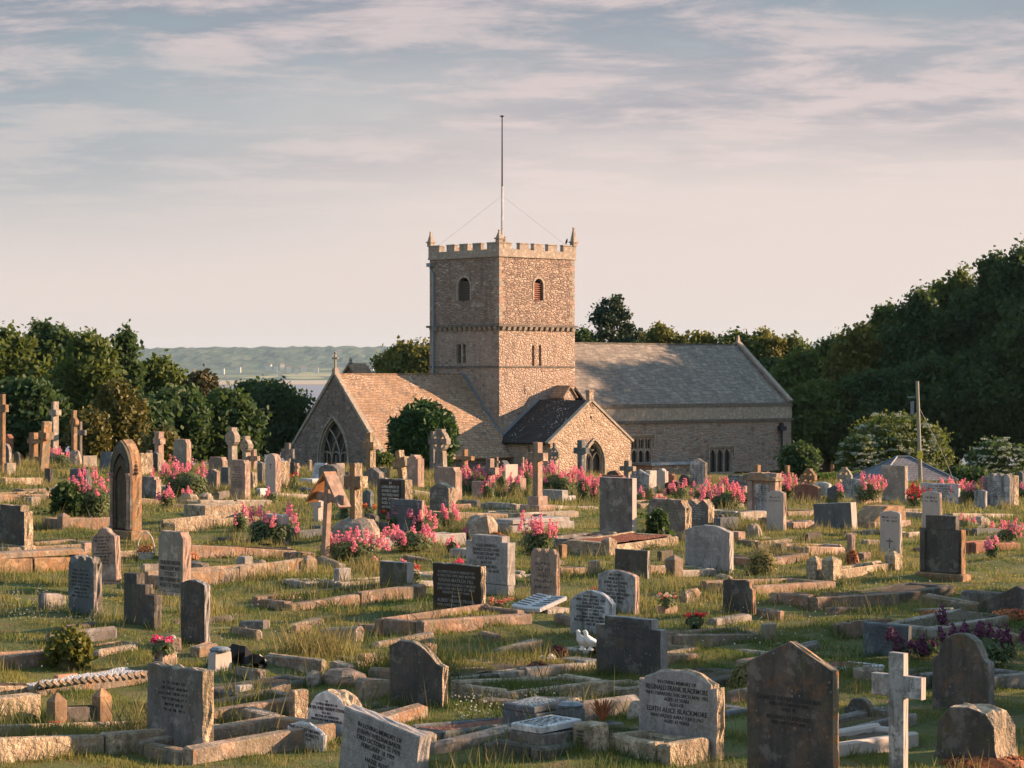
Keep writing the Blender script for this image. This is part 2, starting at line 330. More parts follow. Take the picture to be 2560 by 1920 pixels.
def roofmat(name,c1,c2,mo,row=.22,bw=.32,lich=.0,lc=(.4,.18,.06),spots=0.):
    m=Mat(name); uv=m.tc.outputs['UV']; ob=m.tc.outputs['Object']
    b=m.N.new('ShaderNodeTexBrick'); m.L.new(uv,b.inputs[0]); b.inputs['Color1'].default_value=(*c1,1); b.inputs['Color2'].default_value=(*c2,1); b.inputs['Mortar'].default_value=(*mo,1)
    b.inputs['Scale'].default_value=1; b.inputs['Row Height'].default_value=row; b.inputs['Brick Width'].default_value=bw; b.inputs['Mortar Size'].default_value=.014; b.inputs['Bias'].default_value=0; b.inputs['Mortar Smooth'].default_value=.3
    col=m.mix(m.ramp(m.noise(ob,.9,4,.6),.35,.65,0,.5),b.outputs[0],tuple(x*.6 for x in c2))
    if lich: col=m.mix(m.math('MULTIPLY',m.ramp(m.noise(ob,3.0,6,.75),.36,.60),lich),col,lc)
    if spots: col=m.mix(m.math('MULTIPLY',m.ramp(m.vor(ob,5),.30,.2),m.ramp(m.noise(ob,.5,3),.48,.6,0,spots)),col,(.62,.62,.56))
    su=m.N.new('ShaderNodeSeparateXYZ'); m.L.new(uv,su.inputs[0]); saw=m.math('FRACT',m.math('DIVIDE',su.outputs[1],row))
    h=m.math('SUBTRACT',m.math('ADD',m.math('MULTIPLY',m.math('SUBTRACT',1.0,saw),1.0),m.math('MULTIPLY',m.noise(ob,7,4,.7),1.1)),m.math('MULTIPLY',b.outputs['Fac'],.8)); m.bump(h,1,.035); return m.fin(col,.8)
M['r_chan']=roofmat('lichened stone tiles',(.36,.27,.20),(.15,.12,.10),(.05,.04,.035),.24,.34,.6,(.44,.26,.14),.7)
M['r_nave']=roofmat('weathered slates',(.30,.265,.225),(.145,.13,.12),(.035,.033,.03),.42,.5,.3,(.27,.235,.19),.0)
M['r_porch']=roofmat('black slates',(.030,.033,.038),(.022,.024,.028),(.012,.012,.014),.25,.3,0,(0,0,0),.8)
M['r_hut']=roofmat('blue slates',(.17,.19,.23),(.12,.135,.165),(.05,.05,.06),.18,.26,.1)
# ------------------------------------------------------------------ ground, water, hills, haze
def ground():
    ys=list(np.arange(-40,14,6.))+list(np.arange(14,95,.5))+list(np.geomspace(95,11900,60))
    nx=161; V=[]
    for y in ys:
        hw=max(70,y*.62)
        t=np.linspace(-1,1,nx); x=hw*np.sign(t)*np.abs(t)**1.35
        z=gz(x,np.full(nx,y)); V.append(np.stack([x,np.full(nx,y),z],1))
    V=np.concatenate(V); n=len(ys); F_=[(i*nx+j,i*nx+j+1,(i+1)*nx+j+1,(i+1)*nx+j) for i in range(n-1) for j in range(nx-1)]
    me=bpy.data.meshes.new('ground'); me.from_pydata([tuple(v) for v in V],[],F_)
    m=Mat('turf and soil'); v=m.tc.outputs['Object']
    c=m.mix(m.ramp(m.noise(v,.6,5,.65),.4,.6),(.055,.080,.022),(.12,.14,.04)); c=m.mix(m.ramp(m.noise(v,4,5,.7),.48,.66),c,(.15,.11,.055)); m.bump(m.noise(v,18,5,.7),1,.05)
    me.materials.append(m.fin(c)); me.polygons.foreach_set('use_smooth',[True]*len(me.polygons)); o=link(bpy.data.objects.new('ground',me)); o['kind']='structure'
ground()
def sheet(name,x,y0,y1,z,m):
    o=MB().add([(-x,y0,z),(x,y0,z),(x,y1,z),(-x,y1,z)],[(0,1,2,3)]).build(name,m); o['kind']='structure'
wm=Mat('estuary water'); wm.b.inputs['Specular IOR Level'].default_value=.5; wm.bump(wm.noise(wm.map(wm.tc.outputs['Object'],(.02,.004,1)),1,4),.3,1); wmm=wm.fin((.15,.15,.19),.3)
sheet('water',6500,430,9400,-16,wmm)
sm=Mat('sand flats'); sheet('sand_flats',6500,4300,8650,-15.5,sm.fin(sm.mix(sm.ramp(sm.noise(sm.map(sm.tc.outputs['Object'],(.001,.004,1)),1,4),.4,.6),(.42,.33,.25),(.30,.26,.22))))
def hills():
    nx,ny=420,46; rng=np.random.RandomState(5)
    xs=np.linspace(-6000,6000,nx); ys=np.linspace(8600,11700,ny); X,Y=np.meshgrid(xs,ys)
    def fb(x,y,s,k):
        z=0
        for i in range(k):
            a,b,c,d=rng.rand(4)*6.28; f=2**i/s; z=z+np.sin(x*f+a+1.3*np.sin(y*f*.7+b))*np.cos(y*f*1.1+c+np.sin(x*f*.8+d))/2**i
        return z
    prof=np.interp(Y,[8600,8750,9400,10000,10300,10900,11200,11700],[-18,-14,4,22,48,112,126,110])
    Z=prof+fb(X,Y,900,3)*5*sstep(8800,10400,Y)+np.interp(X,[-6000,-1700,-1500,-900,0,1500,6000],[-30,-10,-4,0,2,6,0])*sstep(9800,11000,Y)
    tree=sstep(9950,10250,Y); Z=Z+rng.rand(ny,nx)*(2+15*tree)
    V=np.stack([X.ravel(),Y.ravel(),Z.ravel()],1)
    me=bpy.data.meshes.new('hills'); me.from_pydata([tuple(v) for v in V],[],[(i*nx+j,i*nx+j+1,(i+1)*nx+j+1,(i+1)*nx+j) for i in range(ny-1) for j in range(nx-1)])
    m=Mat('far woods and fields'); v=m.tc.outputs['Object']; sp=m.N.new('ShaderNodeSeparateXYZ'); m.L.new(v,sp.inputs[0])
    f=m.vor(m.map(v,(.0042,.0030,.0)),1,out='Color'); s2=m.N.new('ShaderNodeSeparateColor'); m.L.new(f,s2.inputs[0])
    field=m.mix(m.ramp(s2.outputs[0],.35,.65),(.05,.08,.025),(.26,.24,.11)); field=m.mix(m.ramp(s2.outputs[1],.5,.55),field,(.03,.05,.025))
    field=m.mix(m.ramp(m.vor(m.map(v,(.0042,.0030,.0)),1,'DISTANCE_TO_EDGE'),.09,.05),field,(.03,.045,.02))
    wood=m.mix(m.ramp(m.noise(v,.007,6,.8),.44,.57),(.003,.012,.009),(.055,.072,.040))
    c=m.mix(m.ramp(sp.outputs[1],9950,10080),field,wood)
    me.materials.append(m.fin(c)); o=link(bpy.data.objects.new('hills',me)); o['kind']='structure'
    return prof
hills()
def haze():
    m=bpy.data.materials.new('evening haze'); m.use_nodes=True; N=m.node_tree.nodes; N.clear(); o=N.new('ShaderNodeOutputMaterial'); p=N.new('ShaderNodeVolumePrincipled')
    p.inputs['Color'].default_value=(.55,.82,1,1); p.inputs['Density'].default_value=.000028; p.inputs['Anisotropy'].default_value=.2
    m.node_tree.links.new(p.outputs[0],o.inputs['Volume'])
    b=MB().box(-7600,7600,-60,12000,-28,175).build('haze',m); b['kind']='stuff'
haze()
# far farmhouses on the opposite shore
def farhouses():
    rng=random.Random(3); spots=[(555,925,'broad white house low on the far shore'),(596,921,'white house beside the fields under the wooded scarp'),(565,946,'white house nearest the far waterline'),(672,915,'upper white house at the left of the far village'),(688,919,'tall white house in the far village'),(705,914,'pale gabled house at the top of the far village'),(722,921,'low pale house in the middle of the far village'),(742,924,'long white house at the right of the far village'),(760,919,'small lone house right of the far village'),(790,922,'grey white house behind the church gable cross'),(700,938,'long pale barn on the far shore fields'),(892,921,'white house left of the tower tree'),(930,917,'pale house highest beside the tower tree'),(845,924,'cream house between gable and tower on the far slope'),(848,880,'tiny house among the woods on the far ridge')]
    wl=plain('limewashed wall',(.5,.46,.42)); rf=plain('far roof tiles',(.25,.14,.11))
    for px,py,lb in spots:
        kz=(HY-py)/F; Y=9450 if py<930 else 8950
        if py<890: Y=10700
        z=kz*Y; t=thing('far_house',lb,'house',((px-1280)/F*Y,Y,z-3),rng.uniform(-.4,.4),'white houses on the far shore')
        w=rng.uniform(6,12); MB().box(-w,w,-6,6,-14,7).build('wall',wl,t)
        MB().add([(-w,-7,7),(w,-7,7),(w,7,7),(-w,7,7),(-w,0,12),(w,0,12)],[(0,1,5,4),(2,3,4,5),(0,4,3),(1,2,5),(0,3,2,1)]).build('roof',rf,t)
farhouses()
# ------------------------------------------------------------------ church
CA=R(43); CU=Vector((math.cos(CA),math.sin(CA),0)); CV=Vector((-math.sin(CA),math.cos(CA),0))
CC=Vector((-.93,175,0)); TW=7.7
CH=thing('church','old stone church with square battlemented tower, slate nave and tiled chancel','church',CC,CA)
def finish(mb,name,mats,parent,cuts=(),uv=True):
    me=mb.mesh(name+' base',mats); o=bpy.data.objects.new(name,me); SC.collection.objects.link(o)
    tmp=[]
    for c in cuts:
        co_=c.build('cut',mats if not isinstance(mats,list) else mats[0]); md=o.modifiers.new('b','BOOLEAN'); md.operation='DIFFERENCE'; md.solver='EXACT'; md.object=co_; tmp.append(co_)
    if cuts:
        dg=bpy.context.evaluated_depsgraph_get(); dg.update(); nm=bpy.data.meshes.new_from_object(o.evaluated_get(dg)); o.modifiers.clear(); o.data=nm
        for t in tmp: bpy.data.objects.remove(t)
    if uv:
        while o.data.uv_layers: o.data.uv_layers.remove(o.data.uv_layers[0])
        autouv(o.data)
    o.parent=parent; o.name=name; return o
def gothic(w,h,x0=0,z0=0,n=8,k=1.0):      # pointed arch opening, springing where the arcs start
    r=w*k; rise=math.sqrt(max(r*r-(r-w/2)**2,.01)); sp=h-rise
    a=math.acos((r-w/2)/r); pts=[(x0-w/2,z0),(x0+w/2,z0)]
    pts+=[(x0+w/2-r+r*math.cos(a*i/n),z0+sp+r*math.sin(a*i/n)) for i in range(n+1)]
    pts+=[(x0-w/2+r-r*math.cos(a*(n-i)/n),z0+sp+r*math.sin(a*(n-i)/n)) for i in range(1,n+1)]
    return pts
def rarch(w,h,x0=0,z0=0,n=10):
    return [(x0-w/2,z0),(x0+w/2,z0)]+[(x0+w/2*math.cos(math.pi*i/n),z0+h-w/2+w/2*math.sin(math.pi*i/n)) for i in range(n+1)]
def frame(origin,ax):    # local frame: x along the wall, y into the wall, z up
    m=Matrix.Identity(4); x=Vector(ax).normalized(); z=Vector((0,0,1)); y=z.cross(x)
    for i,c in enumerate((x,y,z)): m[0][i],m[1][i],m[2][i]=c
    m.translation=Vector(origin); return m
def prismM(M_,out,y0,y1):
    b=MB(); b.prism(out,y0,y1); b.v=[tuple(M_@Vector(v)) for v in b.v]; return b
def xf(b,M_): b.v=[tuple(M_@Vector(v)) for v in b.v]; return b
# wall frames (church space): left tower face looks to -u, right tower face looks to -v
FL=frame((0,TW,0),(0,-1,0))          # x runs from far left corner to near corner
FR=frame((0,0,0),(1,0,0))
def zc(y,s=34.3): return (940-y)/s
GZC=-7.6
# ---- tower
zp=8.78; zs=3.65; zl=.67
t=MB(); t.box(0,TW,0,TW,zs,zp); upper=t
cuts=[prismM(FL,rarch(1.35,1.72,3.85,5.6),-.5,.45),prismM(FR,rarch(.95,1.60,3.97,5.62),-.5,.45)]
finish(upper,'tower_upper_wall',M['rubble_up'],CH,cuts)
lo=MB(); lo.box(-.05,TW+.05,-.05,TW+.05,GZC,zs,tx=.04,ty=.04)
cuts=[prismM(FL,[(3.05,.95),(4.05,.95),(4.05,2.35),(3.05,2.35)],-.5,.35)]
for x in (3.35,4.05): cuts.append(prismM(FR,rarch(.26,1.55,x+.05,.75),-.5,.35))
cuts.append(prismM(FR,[(2.5,-1.4),(2.6,-1.4),(2.6,-.65),(2.5,-.65)],-.5,.35))
finish(lo,'tower_lower_wall',M['rubble_low'],CH,cuts)
def string_course(z,h,pr,name,mat='string'):
    b=MB()
    for (x0,x1,y0,y1) in ((-pr,TW+pr,-pr,.0),(-pr,TW+pr,TW,TW+pr),(-pr,0,0,TW),(TW,TW+pr,0,TW)): b.box(x0,x1,y0,y1,z,z+h)
    b.build(name,M[mat],CH)
string_course(3.62,.16,.20,'string_course'); string_course(.62,.13,.10,'string_course'); string_course(8.72,.14,.11,'string_course','ashlar')
qr=random.Random(9)
def quoins(cx,cy,sx,sy,z0,z1):
    z=z0; k=0
    while z<z1-.15:
        h=min(qr.uniform(.24,.40),z1-z); a,b_=(.55,.30) if k%2 else (.30,.55); a*=qr.uniform(.8,1.15); b_*=qr.uniform(.8,1.15); e=.012
        MB().box(min(cx-e*sx,cx+a*sx),max(cx-e*sx,cx+a*sx),min(cy-e*sy,cy+b_*sy),max(cy-e*sy,cy+b_*sy),z+.012,z+h-.012).build('quoin',M['lime' if qr.random()<.7 else 'pink'],CH); z+=h; k+=1
quoins(-.0,-.0,1,1,3.85,8.70); quoins(TW,0,-1,1,3.85,8.70); quoins(0,TW,1,-1,3.85,8.70)
# corbels
cb=MB().add([(-.13,-.02,.28),(.13,-.02,.28),(.13,-.20,.28),(-.13,-.20,.28),(-.13,-.02,0),(.13,-.02,0),(.13,-.09,.04),(-.13,-.09,.04)],[(0,3,2,1),(4,5,6,7),(3,7,6,2),(0,4,7,3),(1,2,6,5),(0,1,5,4)]).mesh('corbel',M['ashlar'])
for i in range(14):
    for fr in (FR,FL):
        c=bpy.data.objects.new('corbel',cb); link(c,CH); c.matrix_local=fr@Matrix.Translation((.30+i*(TW-.6)/13,-.06,3.33))
# parapet, merlons
pb=MB(); th=.35
for (x0,x1,y0,y1) in ((-.08,TW+.08,-.08,th-.08),(-.08,TW+.08,TW+.08-th,TW+.08),(-.08,th-.08,th-.08,TW+.08-th),(TW+.08-th,TW+.08,th-.08,TW+.08-th)): pb.box(x0,x1,y0,y1,8.86,9.28)
pb.build('parapet',M['ashlar'],CH,uv=True)
for side in range(4):
    Mx=Matrix.Translation((TW/2,TW/2,0))@Matrix.Rotation(side*math.pi/2,4,'Z')@Matrix.Translation((-TW/2,-TW/2,0))
    spans=[(-.08,1.18),(1.98,2.88),(3.42,4.34),(4.88,5.80),(6.45,TW-.28)]
    for a,b_ in spans:
        q=MB().box(a,b_,-.08,th-.08,9.281,9.72,M=Mx).box(a-.05,b_+.05 if b_<7 else b_,-.14,th-.02,9.721,9.80,M=Mx,tx=.03,ty=.09)
        q.build('merlon',M['ashlar'],CH)
for (x,y,h) in ((.05,.05,.68),(TW-.05,.05,1.15),(.05,TW-.05,.85),(TW-.05,TW-.05,.8)):
    b=MB().box(x-.2,x+.2,y-.2,y+.2,9.72,10.0).box(x-.27,x+.27,y-.27,y+.27,10.0,10.1).box(x-.19,x+.19,y-.19,y+.19,10.1,9.9+h,tx=.14,ty=.14).box(x-.08,x+.08,y-.08,y+.08,9.9+h,10.0+h,tx=.02,ty=.02)
    b.build('pinnacle',M['ashlar'],CH)
MB().box(.3,TW-.3,.3,TW-.3,8.9,9.05).build('tower_roof',M['lead'],CH)
# belfry openings
def belfry(fr,x,w,h,z0,dark):
    ro=MB().box(x-w/2,x+w/2,.42,.44,z0,z0+h); xf(ro,fr); o=ro.build('belfry_dark_panel',M['plastic'],CH)  # black panel painted for the unlit inside behind the louvres
    f=xf(MB().ring(rarch(w+.30,h+.15,x,z0),rarch(w-.02,h-.01,x,z0),-.03,.10),fr).build('arch_frame',M['ashlar'],o)
    n=8
    for i in range(n):
        z=z0+.06+i*(h-.35)/n
        l=MB().add([(x-w/2+.02,.10,z),(x+w/2-.02,.10,z),(x+w/2-.02,.34,z+.16),(x-w/2+.02,.34,z+.16),(x-w/2+.02,.10,z+.03),(x+w/2-.02,.10,z+.03),(x+w/2-.02,.34,z+.19),(x-w/2+.02,.34,z+.19)],[(0,3,2,1),(4,5,6,7),(0,1,5,4),(1,2,6,5),(2,3,7,6),(3,0,4,7)])
        xf(l,fr).build('louvre',dark,o)
belfry(FL,3.85,1.35,1.72,5.6,M['louvre']); belfry(FR,3.97,.95,1.60,5.62,plain('red brown louvre',(.28,.12,.08)))
b=xf(MB().box(3.05,4.05,.30,.33,.95,2.35),FL).build('window',M['glass'],CH)
xf(MB().box(3.45,3.65,.05,.29,.95,2.35),FL).build('mullion',M['ashlar'],b)
for x in (3.36,4.06): xf(MB().box(x-.13,x+.23,.30,.33,.75,2.2),FR).build('window',M['glass'],CH)
# drain pipe on the tower
dp=MB(); dp.tube([(.55,-.16,7.2),(.55,-.16,7.6),(.28,-.16,7.95),(.22,-.16,8.2)],.075,8); dp.tube([(.55,-.16,-.2),(.55,-.16,7.2)],.075,8)
for z in (3.3,5.6,.9): dp.tube([(.55,-.16,z),(.55,-.16,z+.12)],.10,8)
p=xf(dp,FL).build('drainpipe',M['greypipe'],CH); xf(MB().box(.02,.44,-.36,-.03,8.2,8.48,tx=-.03),FL).build('hopper',M['greypipe'],p)
# ---- nave
NV=-1.75; NE=30.6; NR=2.42; NRV=3.85; HWN=NRV-NV
n=MB(); n.box(7.8,NE,NV,NRV+HWN,GZC,-3.62)
FN=frame((0,NV,0),(1,0,0))
cuts=[prismM(FN,[(12.0,-6.6),(14.3,-6.6),(14.3,-4.6),(12.0,-4.6)],-.5,.3),prismM(FN,[(20.8,-7.55),(23.4,-7.55),(23.4,-5.62),(20.8,-5.62)],-.5,.3)]
finish(n,'nave_wall',M['rubble_nave'],CH,cuts)
xf(MB().box(7.8,NE+.15,-.12,.3,-3.62,-3.40),FN).build('string_course',M['string'],CH)
xf(MB().box(7.8,NE+.02,-.03,.4,-3.40,-2.42),FN).build('parapet_wall',M['band'],CH)
xf(MB().box(7.8,NE+.05,-.10,.45,-2.42,-2.14,ty=.05),FN).build('parapet_coping',M['string'],CH)
# roof slab
def roof(name,mat,x0,x1,y_e,z_e,y_r,z_r,th=.14,ax='x'):
    d=Vector((0,y_r-y_e,z_r-z_e)).normalized(); nn=Vector((0,-d.z,d.y))
    if nn.z<0: nn=-nn
    a=Vector((0,y_e,z_e)); b=Vector((0,y_r,z_r)); q=[]
    for p in (a,b):
        for o in (0,1): q.append(p+nn*th*o)
    q=[Vector(v) for v in q]
    rgn=random.Random(int(x0*10+z_e)); nx=max(4,int(abs(x1-x0)/.7)); ny=8; vs=[]; b=MB()
    sag=[[rgn.uniform(-.022,.022)-.03*math.sin(math.pi*i/nx)*(j/ny) for i in range(nx+1)] for j in range(ny+1)]
    for lay in (0,1):
        for j in range(ny+1):
            for i in range(nx+1):
                p=q[lay].lerp(q[2+lay],j/ny)+nn*sag[j][i]; x=x0+(x1-x0)*i/nx; vs.append((x,p.y,p.z) if ax=='x' else (p.y,x,p.z))
    k=(nx+1)*(ny+1); w_=nx+1; fs=[]
    for j in range(ny):
        for i in range(nx): a_=j*w_+i; fs+=[(a_,a_+1,a_+w_+1,a_+w_),(k+a_+w_,k+a_+w_+1,k+a_+1,k+a_)]
    for i in range(nx): fs+=[(i,k+i,k+i+1,i+1),(ny*w_+i,ny*w_+i+1,k+ny*w_+i+1,k+ny*w_+i)]
    for j in range(ny): fs+=[(j*w_,(j+1)*w_,k+(j+1)*w_,k+j*w_),(j*w_+nx,k+j*w_+nx,k+(j+1)*w_+nx,(j+1)*w_+nx)]
    b.add(vs,fs)
    me=b.mesh(name,mat)
    import bmesh
    bm=bmesh.new(); bm.from_mesh(me); bmesh.ops.recalc_face_normals(bm,faces=bm.faces); bm.to_mesh(me); bm.free(); autouv(me)
    return link(bpy.data.objects.new(name,me),CH)
roof('nave_roof',M['r_nave'],7.75,NE-.1,NV+.3,-2.25,NRV,NR); roof('nave_roof',M['r_nave'],7.75,NE-.1,NRV+HWN-.3,-2.25,NRV,NR)
gb=MB().prism([(NV,-3.4),(NRV+HWN,-3.4),(NRV+HWN,-2.2),(NRV,NR+.25),(NV,-2.2)],0,.35); gb.v=[(NE-.35+y,x,z) for x,y,z in gb.v]
finish(gb,'east_gable',M['rubble_nave'],CH)
def coping(pts,x0,x1,w,name,mat,axis='v'):   # sloping coping stones along the verge
    for a,b in zip(pts[:-1],pts[1:]):
        a=Vector((a[0],0,a[1])); b=Vector((b[0],0,b[1])); d=(b-a).normalized(); nn=Vector((-d.z,0,d.x)); nn=nn if nn.z>0 else -nn
        q=MB(); vs=[]
        for yy in (x0,x1):
            for p,o in ((a,0),(b,0),(b,w),(a,w)): v=p+nn*o; vs.append((v.x,yy,v.z))
        q.add(vs,[(0,1,2,3),(7,6,5,4),(0,4,5,1),(3,2,6,7),(1,5,6,2),(0,3,7,4)])
        if axis=='v': q.v=[(y,x,z) for x,y,z in q.v]
        q.build(name,mat,CH)
coping([(NV-.05,-2.1),(NRV,NR+.27),(NRV+HWN+.05,-2.1)],NE-.42,NE+.06,.2,'gable_coping',M['lime'])
MB().box(NE-.3,NE+.0,NRV-.12,NRV+.12,NR+.4,NR+.95,tx=.08,ty=.05).build('apex_stone',M['ashlar'],CH)
MB().box(7.75,NE-.4,NRV-.12,NRV+.12,NR+.08,NR+.2,ty=.06).build('ridge_tiles',M['r_nave'],CH)
# square headed nave windows
def sqwin(fr,x0,x1,z0,z1,lights,tiers,lab):
    g=xf(MB().box(x0,x1,.27,.29,z0,z1),fr).build('window',M['glass'],CH)
    w=(x1-x0)/lights
    for i in range(lights+1):
        xf(MB().box(x0+i*w-.05,x0+i*w+.05,.04,.26,z0,z1),fr).build('mullion',M['ashlar'],g)
    tr=MB()
    zz=z1-(.0 if tiers==1 else (z1-z0)*.46)
    for i in range(lights):
        cx=x0+(i+.5)*w; iw=w-.10
        for zt in ([z1] if tiers==1 else [zz]):
            o=gothic(iw,zt-z0-.12,cx,z0,6,.85)[2:]; head=[(cx-iw/2,zt-.0),]+[(cx-iw/2,z0+(zt-z0)*.5)]
            half=len(o)//2
            L_=[p for p in o]
            poly=[(cx+iw/2,zt)]+[(cx-iw/2,zt)]+[p for p in reversed(L_)]
            tr.prism(poly,.10,.24)
        if tiers==2:
            for k in range(2):
                c2=cx+(k-.5)*iw/2; o=gothic(iw/2-.03,z1-zz-.14,c2,zz,5,.8)[2:]
                tr.prism([(c2+iw/4,z1),(c2-iw/4,z1)]+list(reversed(o)),.10,.24)
                tr.box(c2-.02+iw/4*(1-k)*1,c2+.02+iw/4*(1-k),.1,.24,zz,z1-.1) if k==0 else None
    xf(tr,fr).build('tracery',M['ashlar'],g)
    lm=MB(); lm.box(x0-.28,x1+.28,-.13,.04,z1+.12,z1+.25); lm.box(x0-.28,x0-.15,-.13,.04,z1-.75,z1+.12); lm.box(x1+.15,x1+.28,-.13,.04,z1-.75,z1+.12)
    lm.box(x0-.14,x1+.14,-.02,.10,z1+.001,z1+.11); lm.box(x0-.14,x0-.051,-.02,.10,z0,z1); lm.box(x1+.051,x1+.14,-.02,.10,z0,z1); lm.box(x0-.2,x1+.2,-.1,.1,z0-.15,z0)
    xf(lm,fr).build('hood_mould',M['ashlar'],g)
sqwin(FN,12.05,14.25,-6.55,-4.65,3,2,''); sqwin(FN,20.85,23.35,-7.55,-5.67,3,1,'')
dp=xf(MB().tube([(29.2,-.2,GZC),(29.2,-.2,-4.4)],.09,8),FN).build('drainpipe',M['iron'],CH); xf(MB().box(28.9,29.5,-.42,-.03,-4.4,-4.05,tx=-.05).box(29.05,29.35,-.3,-.03,-4.05,-3.75,tx=.06),FN).build('hopper',M['iron'],dp)
# low lead covered annex against the nave
xf(MB().box(12.4,17.6,-1.8,-.02,GZC,-6.75),FN).build('annex_wall',M['rubble_low'],CH,uv=True); xf(MB().box(12.2,17.8,-2.0,-.02,-6.75,-6.55,ty=.1),FN).build('annex_roof',M['lead'],CH)
# stair turret roof between tower and nave
st=MB().prism([(-.55,-3.4),(.55,-3.4),(.55,-1.45),(0,-.85),(-.55,-1.45)],0,1.49); xf(st,frame((5.7,-1.5,0),(1,0,0)) ).build('stair_turret',M['rubble_low'],CH,uv=True)
for sgn in (-1,1):
    q=MB().add([(0,-.12,-.80),(sgn*.75,-.12,-1.65),(sgn*.75,1.48,-1.65),(0,1.48,-.80),(0,-.12,-.70),(sgn*.75,-.12,-1.55),(sgn*.75,1.48,-1.55),(0,1.48,-.70)],[(0,1,2,3),(4,7,6,5),(0,4,5,1),(1,5,6,2),(2,6,7,3),(3,7,4,0)])
    xf(q,frame((5.7,-1.5,0),(1,0,0))).build('turret_roof',M['r_chan'],CH,uv=True)
# ---- south porch / transept with sunlit gable
PL=5.6; PU=3.9; PHW=4.1; PRZ=-1.85; PEZ=-4.75
def yz(b):  # prism drawn in x,z and extruded along v
    return b
g=MB().prism([(PU-PHW,GZC),(PU+PHW,GZC),(PU+PHW,PEZ),(PU,PRZ-.05),(PU-PHW,PEZ)],-PL,-.02)
FP=frame((0,-PL,0),(1,0,0))
cuts=[prismM(FP,gothic(1.75,2.55,4.15,-7.35,8,.95),-.5,.35)]
wl=frame((PU-PHW,0,0),(0,-1,0)); cuts.append(prismM(wl,[(3.3,-6.6),(3.45,-6.6),(3.45,-5.0),(3.3,-5.0)],-.3,.3))
cuts.append(prismM(FP,[(3.75,-3.1),(3.95,-3.1),(3.95,-2.9),(3.75,-2.9)],-.3,.2))
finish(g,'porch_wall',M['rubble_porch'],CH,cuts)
roof('porch_roof',M['r_porch'],-PL+.28,-.02,PU-PHW-.25,PEZ-.15,PU,PRZ,ax='y'); roof('porch_roof',M['r_porch'],-PL+.28,-.02,PU+PHW+.25,PEZ-.15,PU,PRZ,ax='y')
coping([(PU-PHW-.2,PEZ-.1),(PU,PRZ+.02),(PU+PHW+.2,PEZ-.1)],-PL-.06,-PL+.3,.16,'gable_coping',M['lime'],axis='u')
coping([(PU-PHW-.1,PEZ),(PU,PRZ+.03)],-.32,-.03,.16,'abutment_flashing',M['lead'],axis='u')
b=MB().box(PU-.2,PU+.22,-PL+.0,-PL+.36,PRZ-.4,PRZ+.72).box(PU-.25,PU+.27,-PL-.05,-PL+.41,PRZ+.72,PRZ+.84); b.build('chimney',M['rubble_porch'],CH,uv=True)
# pointed window with tracery
def gothwin(fr,x,w,h,z0,kind,k=1.0,dep=.3):
    g=prismM(fr,gothic(w,h,x,z0,8,k),dep,dep+.02).build('window',M['glass'],CH)
    out=gothic(w+.50,h+.32,x,z0,10,k); mid=gothic(w+.16,h+.10,x,z0,10,k); inn=gothic(w-.06,h-.04,x,z0,10,k)
    fr_=MB().ring(mid,inn,-.03,dep*.9); xf(fr_,fr).build('window_frame',M['ashlar'],g)
    hm=MB().ring(out,gothic(w+.26,h+.16,x,z0,10,k),-.14,.02); xf(hm,fr).build('hood_mould',M['ashlar'],g)
    tr=MB(); y=dep*.55
    r=w*k; rise=math.sqrt(r*r-(r-w/2)**2); sp=z0+h-rise
    def bar(pts,rd=.055): tr.tube([(px_,y,pz_) for px_,pz_ in pts],rd,4)
    def inside(px_,pz_):
        if pz_<sp: return True
        return (px_-(x+w/2-r))**2+(pz_-sp)**2<r*r and (px_-(x-w/2+r))**2+(pz_-sp)**2<r*r
    if kind=='chancel':
        for s in (-1,1):
            c=x+s*w/6
            for e in (-1,1):        # arcs of the same radius as the arch, crossing each other
                pts=[(c,z0)] if e==1 else [(c,sp-h*.12)]
                for i in range(24):
                    a=i*.05; px_=c+e*(r-r*math.cos(a)); pz_=sp-h*.12+r*math.sin(a)
                    if not inside(px_,pz_): break
                    pts.append((px_,pz_))
                if len(pts)>1 and not (e==s): bar(pts,.07)
                elif len(pts)>2: bar(pts[:max(2,len(pts))],.045)
        bar([(x,z0),(x,z0+h*.33)],.05)
        for i in range(6):
            a=x-w/2+i*w/6; bar([(a,z0+h*.40-(0 if i%2 else .18)),(a+w/6,z0+h*.40-(.18 if i%2 else 0))],.045)
        for i in (1,5): bar([(x-w/2+i*w/6,z0),(x-w/2+i*w/6,z0+h*.40)],.04)
    else:
        bar([(x,z0),(x,sp+.1)],.06)
        for s in (-1,1):
            o=gothic(w/2-.02,sp-z0+w*.42,x+s*w/4,z0,6,.95)[2:]; bar(o,.05)
        o=[(x+.22*math.cos(t_),sp+w*.62+.22*math.sin(t_)) for t_ in np.linspace(0,6.283,9)]; bar(o,.04)
    xf(tr,fr).build('tracery',M['ashlar'],g); return g
gothwin(FP,4.15,1.75,2.55,-7.35,'porch',.95)
